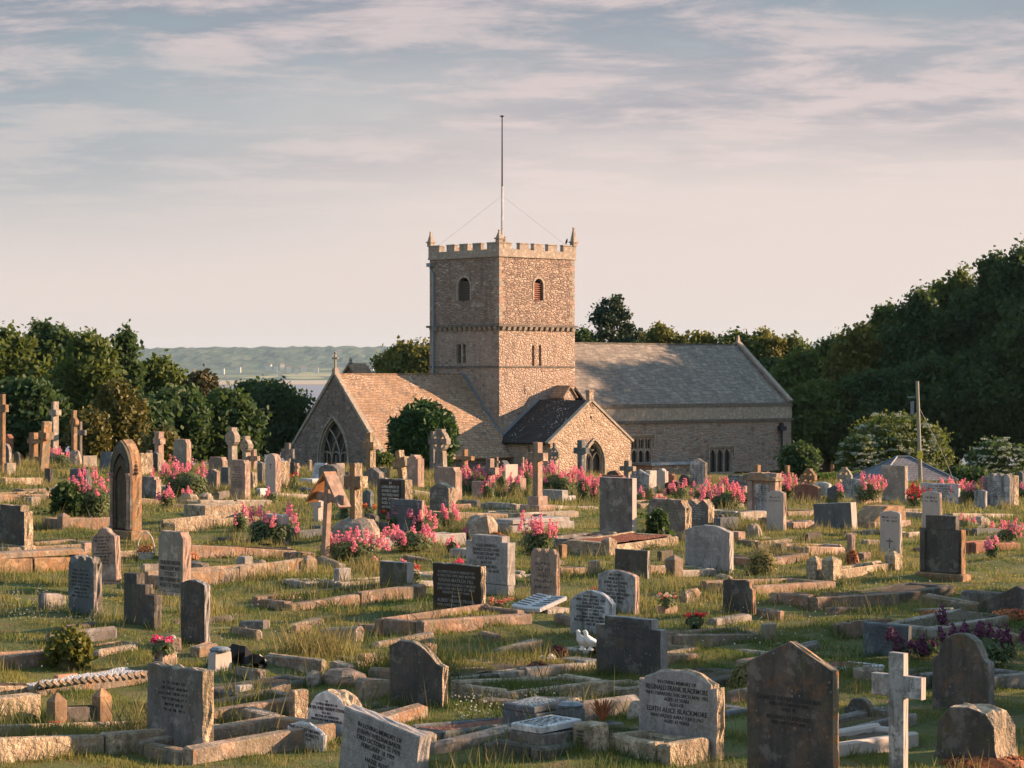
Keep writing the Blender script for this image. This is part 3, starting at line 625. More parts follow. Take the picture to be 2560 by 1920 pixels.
# ---- chancel
LC=12.3; HWC=5.25; CEZ=-5.65; CRZ=-.03
FG=frame((-LC,NRV,0),(0,-1,0))
c=MB().prism([(-HWC,GZC-1),(HWC,GZC-1),(HWC,CEZ),(0,CRZ-.04),(-HWC,CEZ)],0,LC-.06)
cuts=[prismM(FG,gothic(3.0,3.75,-.05,-6.85,10,1.05),-.5,.4)]
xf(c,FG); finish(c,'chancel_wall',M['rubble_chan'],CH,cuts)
gothwin(FG,-.05,3.0,3.75,-6.85,'chancel',1.05,.36)
roof('chancel_roof',M['r_chan'],-LC+.3,-.06,NRV-HWC-.3,CEZ-.3,NRV,CRZ+.02); roof('chancel_roof',M['r_chan'],-LC+.3,-.06,NRV+HWC+.3,CEZ-.3,NRV,CRZ+.02)
coping([(NRV-HWC-.2,CEZ-.15),(NRV,CRZ+.1),(NRV+HWC+.2,CEZ-.15)],-LC-.07,-LC+.33,.20,'gable_coping',M['lime'])
MB().box(-LC+.3,-.1,NRV-.1,NRV+.1,CRZ+.12,CRZ+.22,ty=.05).build('ridge_tiles',M['r_chan'],CH)
coping([(-.05,CRZ-4.1),(NRV,CRZ+.12)],-.22,-.07,.16,'abutment_flashing',M['lead'])
ex=MB().box(-.06,PU-PHW-.02,NRV-HWC+.2,-.06,GZC,CEZ+1)
# roof skirt that passes the tower corner up to the porch
b=MB(); b.box(-LC-.1,-LC+.3,NRV-.2,NRV+.2,CRZ+.1,CRZ+.55,tx=.05,ty=.05); b.build('apex_stone',M['ashlar'],CH)
fx=MB(); fx.prism([(-.07,0),(.07,0),(.06,.62),(.30,.60),(.30,.76),(.06,.74),(.055,1.0),(.12,1.06),(0,1.14),(-.12,1.06),(-.055,1.0),(-.06,.74),(-.30,.76),(-.30,.60),(-.06,.62)],-.05,.05)
fx.box(-.12,.12,-.12,.12,-.12,.0); xf(fx,frame((-LC+.1,NRV,CRZ+.6),(0,-1,0))).build('gable_cross',M['ashlar'],CH)
# vestry gable peeping over the ridge
v=MB().prism([(-2.2,-2.2),(2.2,-2.2),(0,.1)],0,1.4); Mv=frame((-4.5,11.6,.62),(0,-1,0)); xf(v,Mv).build('vestry_wall',M['rubble_chan'],CH,uv=True)
for s in (-1,1):
    q=MB().add([(0,-.25,.15),(s*2.5,-.25,-2.35),(s*2.5,1.5,-2.35),(0,1.5,.15),(0,-.25,.35),(s*2.5,-.25,-2.15),(s*2.5,1.5,-2.15),(0,1.5,.35)],[(0,1,2,3),(4,7,6,5),(0,4,5,1),(1,5,6,2),(2,6,7,3),(3,7,4,0)]); xf(q,Mv).build('vestry_roof',M['r_chan'],CH,uv=True)
xf(MB().lathe([(.12,.3),(.16,.42),(.09,.5),(.15,.62),(.04,.78)],8),Mv).build('finial',M['ashlar'],CH)
# ---- flag pole and bird
fp=thing('flagpole','tall bare white and dark flagpole rising from the tower roof','flagpole',CC+CU*3.85+CV*3.85+Vector((0,0,9.05)),CA)
MB().tube([(0,0,0),(0,0,5.2)],.075,10).build('lower_mast',M['white'],fp); MB().tube([(0,0,5.2),(0,0,10.45)],[.062,.045],8).build('upper_mast',M['iron'],fp)
MB().lathe([(.04,10.4),(.16,10.45),(.16,10.52),(.03,10.55)],10).build('truck',M['iron'],fp)
for (x,y) in ((-3.4,3.4),(3.4,-3.4),(3.4,3.4),(-3.4,-3.4)): MB().tube([(0,0,4.5),(x,y,.75)],.006,4).build('stay_wire',M['lead'],fp)
def bird():
    p=CC+CU*6.95+CV*.1+Vector((0,0,9.80)); b=thing('jackdaw','black jackdaw perched on the battlements beside the tall right pinnacle','bird',p,R(200))
    prof=[(0,-.25,.06,.02),(0,-.15,.11,.035),(0,-.05,.17,.07),(0,.03,.24,.085),(0,.08,.31,.07),(0,.10,.36,.05),(0,.11,.40,.052),(0,.13,.43,.04),(0,.15,.44,.01)]
    o=MB().tube([(a,c,d+.04) for a,c,d,e in prof],[e for *_,e in prof],8); o.tube([(0,.14,.45),(0,.23,.43)],[.016,.003],5); o.build('body',M['jack'],b,smooth=True)
    MB().tube([(-.03,0,.18),(-.03,.01,0)],.008,4).tube([(.03,0,.18),(.03,.01,0)],.008,4).build('legs',M['jack'],b)
bird()
# ------------------------------------------------------------------ trees and shrubs
RNG=np.random.RandomState(11); LEAF_N=1.8; LEAF_S=.74
def rdir(n,rng):
    v=rng.normal(size=(n,3)); return v/np.linalg.norm(v,axis=1)[:,None]
def leaf_quads(c,nrm,size,rng,asp=1.6,fold=.25):
    n=len(c); r=rdir(n,rng); a=np.cross(nrm,r); a/=np.linalg.norm(a,axis=1)[:,None]+1e-9; b=np.cross(nrm,a)
    s=(size*(.6+.8*rng.rand(n)))[:,None]
    a=a*s*asp*.5; b=b*s*.5; k=nrm*s*fold
    return np.stack([c-a,c-b*1+k*.3,c+a-k*.4,c+b+k*.3],1)
def crown(lobes,n,size,rng,asp=1.6,outward=.7,cut=None,shell=.55):
    """leaves spread through the lobes (centre, radii)"""
    w=np.array([(l[1][0]*l[1][2])**.85 for l in lobes]); w=w/w.sum(); idx=rng.choice(len(lobes),n,p=w)
    C=np.array([l[0] for l in lobes])[idx]; Rr=np.array([l[1] for l in lobes])[idx]
    d=rdir(n,rng); rad=(shell+(1-shell)*rng.rand(n)**.6)*(1+.10*rng.normal(size=n))
    # small bunches: jitter toward bunch centres
    p=C+d*Rr*rad[:,None]
    nb=max(30,n//14); bc=p[rng.choice(n,nb)]; own=rng.randint(0,nb,n)
    take=rng.rand(n)<.72
    p[take]=bc[own[take]]+rng.normal(size=(take.sum(),3))*size*1.25
    nr=d*outward+rdir(n,rng)*(1-outward)*1.6; nr/=np.linalg.norm(nr,axis=1)[:,None]
    return leaf_quads(p,nr,size,rng,asp)
def trunk_mesh(h,r,tips,rng,lean=0):
    b=MB(); top=Vector((lean,0,h)); pts=[Vector((0,0,-.4)),Vector((0,0,h*.25)),Vector((lean*.4,0,h*.6)),top]
    b.tube(pts,[r*1.25,r,r*.75,r*.35],8)
    for t in tips:
        z0=h*(.35+.5*rng.rand()); s=Vector((lean*z0/h*.6,0,z0)); e=Vector(t); m=s.lerp(e,.5)+Vector((0,0,.25*abs(e.x-s.x)*.5))
        b.tube([s,m,e],[r*.45,r*.3,r*.09],5)
    return b
def tree(name,label,px,ytop,wpx,ybot,Y,leaf,seed,n=9000,size=.28,nl=9,shape='round',cat='tree',group='trees around the churchyard',asp=1.6,dy=.8,topz=None,x=None,rad=None,shell=.5,bark='bark'):
    rng=np.random.RandomState(seed); s=F/Y
    X=(px-1280)/s if x is None else x; zt=(HY-ytop)/s if topz is None else topz; zb=G(X,Y)
    rx=wpx/s/2 if rad is None else rad; H=zt-zb; cb=max(.06*H,((HY-ybot)/s-zb)) if ybot else .12*H
    t=thing(name,label,cat,(X,Y,zb),0,group)
    lobes=[]; ch=H-cb; rz=ch/2
    if shape=='round':
        for i in range(nl):
            u=(i+.5)/nl; ph=i*2.4+rng.rand(); zz=cb+ch*(.18+.66*u); env=math.sin(math.pi*min(1,max(.12,(zz-cb)/ch*.92+.06)))**.6
            q=rng.uniform(.42,.60)*env; lobes.append((np.array([math.cos(ph)*rx*.58*env,math.sin(ph)*rx*dy*.58*env,zz]),np.array([rx*q*1.1,rx*q*dy*1.1,max(.10*ch,min(.30*ch,rx*q*.9))])))
        lobes.append((np.array([0,0,cb+ch*.5]),np.array([rx*.62,rx*.62*dy,ch*.36]))); lobes.append((np.array([rx*.1*rng.normal(),0,H-ch*.16]),np.array([rx*.36,rx*.36*dy,ch*.165])))
        for i in range(nl):      # small outer tufts that break the outline
            a=rng.uniform(-.2,math.pi+.2); q=rng.uniform(.10,.2); lobes.append((np.array([math.cos(a)*rx*.84,rng.uniform(-.5,.5)*rx*dy,cb+ch*(.5+.43*math.sin(a))]),np.array([rx*q,rx*q,rx*q*.85])))
    elif shape=='cone':
        for i in range(nl):
            u=i/(nl-1); ph=i*2.4; w=rx*(1-u)**.7*.55+.12*rx; lobes.append((np.array([math.cos(ph)*w*.75,math.sin(ph)*w*.75,cb+ch*(.08+.84*u)]),np.array([w*.85,w*.85,ch*.16])))
    elif shape=='flame':     # upright yew or cypress made of pointed plumes
        for i in range(nl):
            ph=i*2.4; rr=math.sqrt((i+.5)/nl)*.72; hh=ch*(1.0-.75*rr**2)*rng.uniform(.84,1.0); lobes.append((np.array([math.cos(ph)*rx*rr,math.sin(ph)*rx*rr,cb+hh*.52]),np.array([rx*.20,rx*.20,hh*.5])))
        lobes.append((np.array([0,0,cb+ch*.32]),np.array([rx*.84,rx*.84,ch*.30])))
        for i in range(46):      # separate upright shoots that make the outline feathery
            a=rng.rand()*6.28; rr=math.sqrt(rng.rand())*.88; zz=cb+ch*(.96-.50*rr**2.2)*rng.uniform(.86,1.03); lobes.append((np.array([math.cos(a)*rx*rr,math.sin(a)*rx*rr,zz-ch*.05]),np.array([rx*.10,rx*.10,ch*.13])))
    elif shape=='cedar':
        for i in range(nl):
            u=i/(nl-1); w=rx*(1.0-.70*u)*rng.uniform(.7,1.15); ph=rng.uniform(0,6.28)
            for k in range(3):
                p2=ph+k*2.1; r_=w*rng.uniform(.55,.8); lobes.append((np.array([math.cos(p2)*r_,math.sin(p2)*r_*.8,cb+ch*(.05+.90*u)+rng.normal()*.25]),np.array([w*.34,w*.34,ch*.034])))
    n=int(n*LEAF_N); size=size*LEAF_S if size>.1 else size
    q=crown(lobes,n,size,rng,asp,shell=shell)
    k_=int(n*.10) if shape=='round' else 0      # sprigs standing clear of the crown's outline
    if k_:
        L_=lobes; ii=rng.choice(len(L_),max(1,k_//16)); d_=rdir(len(ii),rng); d_[:,2]=np.abs(d_[:,2])*.8+.1
        sp=np.array([L_[i][0] for i in ii])+d_*np.array([L_[i][1] for i in ii])*rng.uniform(1.0,1.22,(len(ii),1)); pp=np.repeat(sp,16,0)+rng.normal(size=(len(ii)*16,3))*size*.9
        q=np.concatenate([q,leaf_quads(pp,rdir(len(pp),rng),size*.85,rng,asp)])
    tips=[l[0]*np.array([.9,.9,1]) for l in lobes[:7]]
    trunk_mesh(cb+ch*.72,max(.12,H*.026),tips,rng).build('trunk',M[bark],t)
    npobj('crown',q,4,M[leaf],t)
    return t
LT='trees along the left edge of the churchyard'
TR=[ # name,label,px,ytop,w,ybot,Y,leaf,seed,n,size,shape
('broadleaf_tree','dark broadleaf tree cut by the left edge of the photo',5,822,200,1120,135,'lf_mid',1,9000,.30,'round'),
('broadleaf_tree','tall dark broadleaf tree, second from the left edge, behind the tall thin cross',120,816,200,1130,140,'lf_dark',2,11000,.30,'round'),
('broadleaf_tree','bushy tree with golden lit leaves behind the brown wheel cross',215,842,165,1130,132,'lf_mid',3,10000,.30,'round'),
('broadleaf_tree','slim tree with the spiky top left of the distant hills',312,838,130,1120,138,'lf_dark',4,8000,.28,'cone'),
('broadleaf_tree','sloping tree with ragged crown in front of the distant hills',395,900,150,1130,140,'lf_mid',5,8500,.28,'round'),
('golden_cypress','tallest golden green cypress behind the left headstones',300,962,130,1140,112,'lf_cyp',6,9500,.20,'flame'),
('golden_cypress','smaller golden green cypress behind the left headstones',225,1030,95,1150,110,'lf_cyp',7,6500,.20,'flame'),
('golden_cypress','low golden cypress between the carved pedestal cross and the square headstone',405,1080,80,1160,108,'lf_cyp',8,4000,.20,'flame'),
('pine_tree','bronze pine with bare twisting branches left of the chancel',500,938,170,1120,128,'lf_brown',9,7000,.28,'cedar'),
('broadleaf_tree','dense green tree nearest the chancel gable',655,958,240,1150,182,'lf_dark',10,12000,.28,'round'),
('broadleaf_tree','dense low green tree between the pine and the tree by the chancel',560,990,170,1150,122,'lf_dark',12,9000,.28,'round'),
('broadleaf_tree','low dark tree filling the gap behind the square headstone',430,985,180,1150,120,'lf_dark',13,9000,.28,'round'),
('broadleaf_tree','low dark tree behind the leaning cross at the far left',60,960,190,1150,118,'lf_dark',14,8000,.28,'round'),
('broadleaf_tree','low dark tree under the golden cypresses',330,1010,190,1155,117,'lf_dark',15,8000,.28,'round'),
]
for i,r in enumerate(TR): tree(r[0],r[1],r[2],r[3],r[4],r[5],r[6],r[7],r[8],r[9],r[10],shape=r[11],group=LT,nl=14 if r[11]=='flame' else 9)
tree('broadleaf_tree','yellow green tree behind the chancel roof, left of the tower',1040,872,200,990,205,'lf_lite',20,9000,.36,group=None)
tree('cedar_tree','tall dark pine rising behind the nave roof beside the tower',1530,748,190,880,225,'lf_pine',21,4600,.28,shape='cedar',nl=8,group=None)
GB='trees behind the nave roof'
for (px,yt,w,l,sd,lb) in ((1455,830,120,'lf_dark',30,'low dark tree between tower and pine behind the nave roof'),(1640,818,230,'lf_lite',31,'sunlit yellow green tree right of the tall pine'),(1745,832,230,'lf_lite',32,'low sunlit tree over the middle of the nave roof'),(1845,834,200,'lf_mid',33,'tree behind the end of the nave ridge'),(1910,832,170,'lf_lite',34,'round sunlit tree just past the nave gable'),(1985,845,120,'lf_mid',35,'green tree between the nave gable and the dark wood'),(1935,905,170,'lf_dark',36,'dark tree close behind the nave gable coping')):
    tree('broadleaf_tree',lb,px,yt,w,1100,222 if sd<36 else 212,l,sd,8000,.36,group=GB)
RT=[(2005,880,170,208,'lf_mid','palest green tree at the left end of the dark wood'),(2075,842,160,214,'lf_mid','mid green tree second in the dark wood'),(2140,818,150,205,'lf_lite','tree of the dark wood under the first step of its skyline'),(2215,765,170,213,'lf_mid','tree of the dark wood where the skyline begins to climb'),(2300,728,180,203,'lf_dark','tall tree of the dark wood above the telegraph pole'),(2385,672,190,212,'lf_mid','tall tree of the dark wood right of the telegraph pole'),(2475,636,200,201,'lf_dark','second highest tree of the dark wood'),(2565,612,260,200,'lf_dark','highest tree of the dark wood at the right edge of the photo'),
    (2060,960,220,200,'lf_mid','low front tree of the dark wood beside the nave corner'),(2190,930,240,199,'lf_dark','low front tree of the dark wood left of the hut'),(2330,900,260,198,'lf_dark','low front tree of the dark wood behind the hut'),(2470,860,280,196,'lf_dark','low front tree of the dark wood at the right')]
for i,(px,yt,w,Y,l,lb) in enumerate(RT): tree('broadleaf_tree',lb,px,yt,w,1180,Y,l,50+i,14000 if i<8 else 11000,.36,nl=12,group='trees of the dark wood right of the nave')
# trees outside the frame on the right, whose shade falls over the nave and the near graves
for i,(x,y,tz,rad,nn) in enumerate(((46.5,195,11,7,8000),(57,196,15,8,8000),(52,204,12,7,8000),(62,203,15,8,8000),(56,212,14,7,8000),(70,208,17,8,8000),(80,206,19,9,8000))):
    tree('broadleaf_tree','dark wood tree standing beyond the right edge of the view',0,0,0,None,y,'lf_dark',80+i,nn,.42,topz=tz,x=x,rad=rad,group='wood beyond the right edge')
tree('yew_tree','dense upright dark green yew in front of the chancel roof',1056,1008,178,1215,118,'lf_yew',90,26000,.15,shape='flame',nl=34,group=None,asp=3.0,shell=.72)
tree('bush','small leafy bush between the tall grey cross and the yew',952,1138,62,1195,112,'lf_mid',91,1800,.14,shape='round',cat='bush',group=None)
def flowering(px,yt,w,yb,Y,sd,lb,n=7000,nf=300,lf='lf_mid'):
    t=tree('elder_bush',lb,px,yt,w,yb,Y,lf,sd,n,.17,cat='bush',group='flowering elders by the hut')
    rng=np.random.RandomState(sd); s=F/Y; H=(HY-yt)/s-G((px-1280)/s,Y); rx=w/s/2
    lob=rng.rand(nf)<.7; d=rdir(nf,rng); d[:,1]=-np.abs(d[:,1]); d[lob,2]=np.round(d[lob,2]*3)/3+rng.normal(size=lob.sum())*.05; p=np.array([0,0,H*.5])+d*np.array([rx*.92,rx*.75,H*.47])*(1.0+.14*rng.rand(nf))[:,None]
    c=np.repeat(p,12,0)+rng.normal(size=(nf*12,3))*np.array([.085,.05,.028]); npobj('blossom',leaf_quads(c,np.tile([0,-.5,.86],(len(c),1))+rdir(len(c),rng)*.4,.10,rng,1),4,M['fl_elder'],t)
flowering(2235,1040,230,1200,140,95,'large elder covered in white blossom behind the hut roof'); flowering(2150,1095,110,1200,138,96,'smaller white flowered elder left of the hut roof',4000,200); flowering(2330,1110,90,1190,141,98,'elder branch of white blossom right of the telegraph pole',3000,120)
flowering(2490,1100,150,1230,132,97,'straggling elder with white blossom at the far right',1500,90,'lf_dark')
tree('bush','dark bush behind the white memorial at the right',2410,1180,120,1235,125,'lf_dark',99,3000,.17,shape='round',cat='bush',group=None)
tree('bush','dusky shrub at the foot of the nave corner',1995,1120,90,1210,150,'lf_dark',101,3500,.22,shape='round',cat='bush',group=None)
def hedge():
    a=at(2030,1190,120); b=at(2260,1182,128); rng=np.random.RandomState(7); t=thing('clipped_hedge','low clipped green hedge behind the wheel crosses at the right','hedge',(a.x,a.y,G(a.x,a.y)),0)
    d=Vector((b.x-a.x,b.y-a.y,0)); n=9000; u=rng.rand(n); top=a.z-G(a.x,a.y); w=.5
    zz=top*np.minimum(1,rng.rand(n)*1.6)+.03*rng.normal(size=n); yy=(rng.rand(n)-.5)*2*w
    p=np.stack([u*d.x-yy*d.y/d.length,u*d.y+yy*d.x/d.length,zz],1); side=zz<top*.97; p[side,1]-=w*.0
    npobj('foliage',leaf_quads(p,rdir(n,rng),.11,rng),4,M['lf_hedge'],t); MB().box(.1,d.length-.1,-w*.7,w*.7,0,top*.9,M=Matrix.Rotation(math.atan2(d.y,d.x),4,'Z')).build('stems',M['bark'],t)
hedge()
# ------------------------------------------------------------------ hut, telegraph pole
def hut():
    Y=116; s=F/Y; c=at(2258,1197,Y+1.6); t=thing('hut','small shelter with a blue slate hipped roof behind the right graves','hut',(c.x,c.y,c.z),R(12))
    zt=(1197-1142)/s; w=2.02; e=.28
    def hip(x,z,y): return (x,y,z)
    b=MB().add([(-w,-w,0),(w,-w,0),(w,w,0),(-w,w,0),(-.32,0,zt),(.32,0,zt),(-w,-w,-.06),(w,-w,-.06),(w,w,-.06),(-w,w,-.06)],[(0,1,5,4),(1,2,5),(2,3,4,5),(3,0,4),(6,9,8,7),(0,6,7,1),(1,7,8,2),(2,8,9,3),(3,9,6,0)]); b.build('roof',M['r_hut'],t,uv=True)
    r=MB()
    for x,y in ((-w,-w),(w,-w),(w,w),(-w,w)): r.tube([(x,y,.02),(.32*(1 if x>0 else -1),0,zt+.03)],.045,6)
    r.tube([(-.34,0,zt+.03),(.34,0,zt+.03)],.05,6); r.build('ridge_tiles',M['lead'],t)
    gzz=G(c.x,c.y)-c.z
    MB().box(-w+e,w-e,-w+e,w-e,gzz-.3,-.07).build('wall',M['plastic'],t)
    for x in (-w+.2,0,w-.2): MB().box(x-.07,x+.07,-w+.08,-w+.22,gzz-.3,-.06).build('post',M['wood'],t)
hut()
def pole():
    Y=108; b=at(2302,1215,Y); tp=at(2293,953,Y); z=G(b.x,Y); t=thing('telegraph_pole','tall wooden telegraph pole with a small yellow plate beside the hut','pole',(b.x,Y,z))
    d=Vector((tp.x-b.x,0,tp.z-z)); MB().tube([(0,0,-.3),tuple(d)],[.10,.075],12).build('shaft',M['bark'] if 0 else plain('weathered pole',(.26,.25,.20)),t)
    k=(940-1137)/F*Y-z; fx=d.x*k/d.z; MB().box(fx-.13,fx+.13,-.17,-.145,k-.17,k+.17).build('warning_plate',M['yellow'],t)
    MB().box(-.42,-.1,-.1,.1,-.0,.06).box(-.30,-.16,-.13,.0,-.75,-.15).build('bracket',M['lead'],t,loc=(d.x,0,d.z-.75))
    MB().tube([(d.x,0,d.z-1.0),(1.2,.4,d.z-3.6),(2.3,.9,d.z-6.2)],.012,4).build('stay_wire',M['lead'],t)
pole()
# ------------------------------------------------------------------ gravestone builders
B0=47.0; BASES=[]; EXC=[]      # EXC: grave beds (cx,cy,half long,half wide,angle,level,grass density,height)
RG=random.Random(4)
FONT=None
def textmesh(lines,w,h,mat,parent,y,z0,name='inscription',sizes=None,x0=0,ext=.0015,fit=True,lay=False):
    """lines of lettering centred in a box w wide and h high whose lower edge is z0"""
    vs=[];fs=[];n=len(lines); tot=sum((sizes or [1]*n)); zz=z0+h
    for i,l in enumerate(lines):
        sz=h/tot*(sizes[i] if sizes else 1); zz-=sz
        if not l: continue
        c=bpy.data.curves.new('t','FONT'); c.body=l; c.size=sz*.98; c.align_x='CENTER'; c.resolution_u=2; c.offset=.002*sz; c.extrude=ext
        o=bpy.data.objects.new('t',c); me=o.to_mesh(); k=len(vs)
        xs=[v.co.x for v in me.vertices]; wid=(max(xs)-min(xs)) if xs else 1
        f=min(1,w/wid) 
        if f<1 or sizes is None: f=min(f,1)
        for v in me.vertices: vs.append((x0+v.co.x*f,y-abs(0)+ (-v.co.z),zz+sz*.22+v.co.y))
        for p in me.polygons: fs.append(tuple(k+q for q in p.vertices))
        o.to_mesh_clear(); bpy.data.objects.remove(o); bpy.data.curves.remove(c)
    me=bpy.data.meshes.new(name); me.from_pydata(vs,[],fs); me.materials.append(M[mat])
    return link(bpy.data.objects.new(name,me),parent)
def wornlines(n,w,h,mat,parent,y,z0,seed=0,x0=0):
    """an inscription too worn to read: rows of small cut marks in word-like runs"""
    r=random.Random(seed); b=MB(); lh=h/n
    for i in range(n):
        L=w*r.uniform(.45,1); x=x0-L/2; z=z0+h-(i+1)*lh+lh*.25
        while x<x0+L/2:
            wl=r.randint(2,8)
            for k in range(wl):
                cw=lh*.30; hh=lh*.5
                if x>x0+L/2: break
                t=r.random()
                if t<.55: b.box(x,x+cw*.35,y-.002,y+.004,z,z+hh)
                if t>.3: b.box(x,x+cw,y-.002,y+.004,z+hh*r.choice((0,.42,.8)),z+hh*(.2+r.choice((0,.42,.8))))
                x+=cw*1.45
            x+=lh*.4
    if b.v: return b.build('worn_inscription',M[mat],parent)
def arc(cx,cz,r,a0,a1,n): return [(cx+r*math.cos(a0+(a1-a0)*i/n),cz+r*math.sin(a0+(a1-a0)*i/n)) for i in range(n+1)]
def outline(k,w,h):
    a=w/2
    if k=='flat': return [(-a,0),(a,0),(a,h),(-a,h)]
    if k=='seg' or k=='sego': # low segmental arch
        r_=.10*w if k=='seg' else .2*w; R_=(a*a+r_*r_)/(2*r_); t=math.asin(min(1,a/R_)); return [(-a,0),(a,0)]+arc(0,h-R_,R_,math.pi/2-t,math.pi/2+t,10)
    if k=='round': return [(-a,0),(a,0)]+arc(0,h-a,a,0,math.pi,14)
    if k=='shoulder':
        s=.07*w; r_=a-s; r2=.10*w; R_=(r_*r_+r2*r2)/(2*r2); t=math.asin(r_/R_); return [(-a,0),(a,0),(a,h-r2-.03*w),(r_,h-r2-.03*w)]+arc(0,h-R_,R_,math.pi/2-t,math.pi/2+t,9)+[(-r_,h-r2-.03*w),(-a,h-r2-.03*w)]
    if k=='gable': return [(-a,0),(a,0),(a,h-.22*w),(0,h),(-a,h-.22*w)]
    if k=='gableh': return [(-a,0),(a,0),(a,h-.38*w),(0,h),(-a,h-.38*w)]
    if k=='gothic': return gothic(w,h,0,0,9,1.0)
    if k=='lancet': return gothic(w,h,0,0,9,1.25)
    if k=='ogee':
        p=[(-a,0),(a,0)]; q=[(a,h-.26*w),(a*.96,h-.21*w),(a*.72,h-.19*w),(a*.5,h-.13*w),(a*.3,h-.04*w),(0,h)]; return p+q+[(-x,z) for x,z in reversed(q[:-1])]
    if k=='bell':
        q=[(a,h*.60),(a*.96,h*.66),(a*.80,h*.70),(a*.70,h*.80),(a*.55,h*.92),(a*.3,h*.985),(0,h)]; return [(-a,0),(a,0)]+q+[(-x,z) for x,z in reversed(q[:-1])]
    if k=='step': return [(-a,0),(a,0),(a,h-.10*w),(a*.72,h-.10*w),(a*.72,h),(-a*.72,h),(-a*.72,h-.10*w),(-a,h-.10*w)]
    if k=='step2': return [(-a,0),(a,0),(a,h-.22*w),(a*.66,h-.22*w),(a*.66,h-.10*w),(a*.42,h-.10*w),(a*.42,h),(-a*.42,h),(-a*.42,h-.10*w),(-a*.66,h-.10*w),(-a*.66,h-.22*w),(-a,h-.22*w)]
    if k=='cap': return [(-a,0),(a,0),(a,h-.15*w),(a*1.0,h-.15*w),(a*.8,h-.04*w),(a*.8,h),(-a*.8,h),(-a*.8,h-.04*w),(-a,h-.15*w)]
    if k=='scallop': return [(-a,0),(a,0),(a,h-.05*w)]+arc(.62*a,h-.05*w-.0,.30*a,.2,math.pi-.2,5)+arc(0,h-.03*w,.26*a,0,math.pi,5)+arc(-.62*a,h-.05*w,.30*a,.2,math.pi-.2,5)+[(-a,h-.05*w)]
    if k=='twin': return [(-a,0),(a,0),(a,h-.2*w),(a*.55,h),(a*.05,h-.17*w),(-a*.45,h-.02*w),(-a,h-.22*w)]
    if k=='stair': return [(-a,0),(a,0),(a,h*.62),(a*.42,h*.62),(a*.42,h*.80),(-a*.15,h*.80),(-a*.15,h),(-a,h)]
    if k=='wave': return [(-a,0),(a,0),(a,h*.66),(a*.8,h*.70),(a*.5,h*.82),(a*.2,h*.93),(-a*.2,h*1.0),(-a*.6,h*.99),(-a*.9,h*.93),(-a,h*.88)]
    if k=='rough': return [(-a*1.1,0),(a*1.12,0),(a*1.0,h*.35),(a*.86,h*.7),(a*.62,h*.93),(a*.1,h),(-a*.5,h*.95),(-a*.82,h*.72),(-a*.95,h*.4)]
    if k=='worn': return [(-a,0),(a*1.06,0),(a,h*.72),(a*.84,h*.77),(a*.80,h*.93),(a*.5,h),(-a*.1,h*.97),(-a*.6,h*.99),(-a*.97,h*.93)]
    return outline('flat',w,h)
def slab(out,T,rough=0.,r=RG,bev=.009,side_ms=1):
    """upright slab: outline in x,z extruded along +y with eased edges; side faces use material slot 1"""
    pts=[]
    n0=len(out)
    step=.10 if rough else .35
    for i in range(n0):
        p=Vector(out[i]); q=Vector(out[(i+1)%n0]); k=max(1,int((q-p).length/step))
        for j in range(k): pts.append(p.lerp(q,j/k))
    n=len(pts); c=[]
    for i in range(n):
        e=(pts[(i+1)%n]-pts[i-1]); e=e.normalized() if e.length>0 else Vector((1,0)); c.append(Vector((-e.y,e.x)))   # inward normal of a ccw outline
    if rough: pts=[p+Vector((r.uniform(-1,1),r.uniform(-1,1)))*rough*.6 if p.y>.02 else p for p in pts]
    ys=[(0,bev),(bev,0)]+([(T*f,0) for f in (.3,.5,.7)] if rough else [])+[(T-bev,0),(T,bev)]
    vs=[];fs=[];mi=[]
    for yi,(y,ins) in enumerate(ys):
        for i in range(n):
            o=ins
            if rough and 1<yi<len(ys)-2: o=-rough*r.uniform(-1.2,1.4)
            p=pts[i]+c[i]*o; vs.append((p.x,y,p.y))
    b=MB(); b.add(vs,[tuple(range(n)),tuple(range(len(vs)-1,len(vs)-n-1,-1))],0)
    m=len(ys)
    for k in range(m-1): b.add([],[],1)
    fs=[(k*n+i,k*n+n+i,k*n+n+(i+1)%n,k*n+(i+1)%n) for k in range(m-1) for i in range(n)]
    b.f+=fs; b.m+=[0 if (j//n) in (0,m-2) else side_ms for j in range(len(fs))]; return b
def place(xl,xr,xs,yb,b=None,ymax=90.,T=None):
    """ground position and size from where the near lower corner stands and how wide front and side look"""
    b=B0 if b is None else b; p=P(xr,yb,ymax); s=F/p.y
    w=max(.08,(xr-xl)/s/math.cos(R(b))); T=max(.05,(xs-xr)/s/math.sin(R(b))) if T is None else T
    t=Vector((math.cos(R(b)),-math.sin(R(b)),0)); q=Vector((math.sin(R(b)),math.cos(R(b)),0))
    c=p-t*w/2      # middle of the lower front edge
    BASES.append((c.x,c.y,t.x,t.y,q.x,q.y,w,T))
    return c,w,T,s,R(-b),p
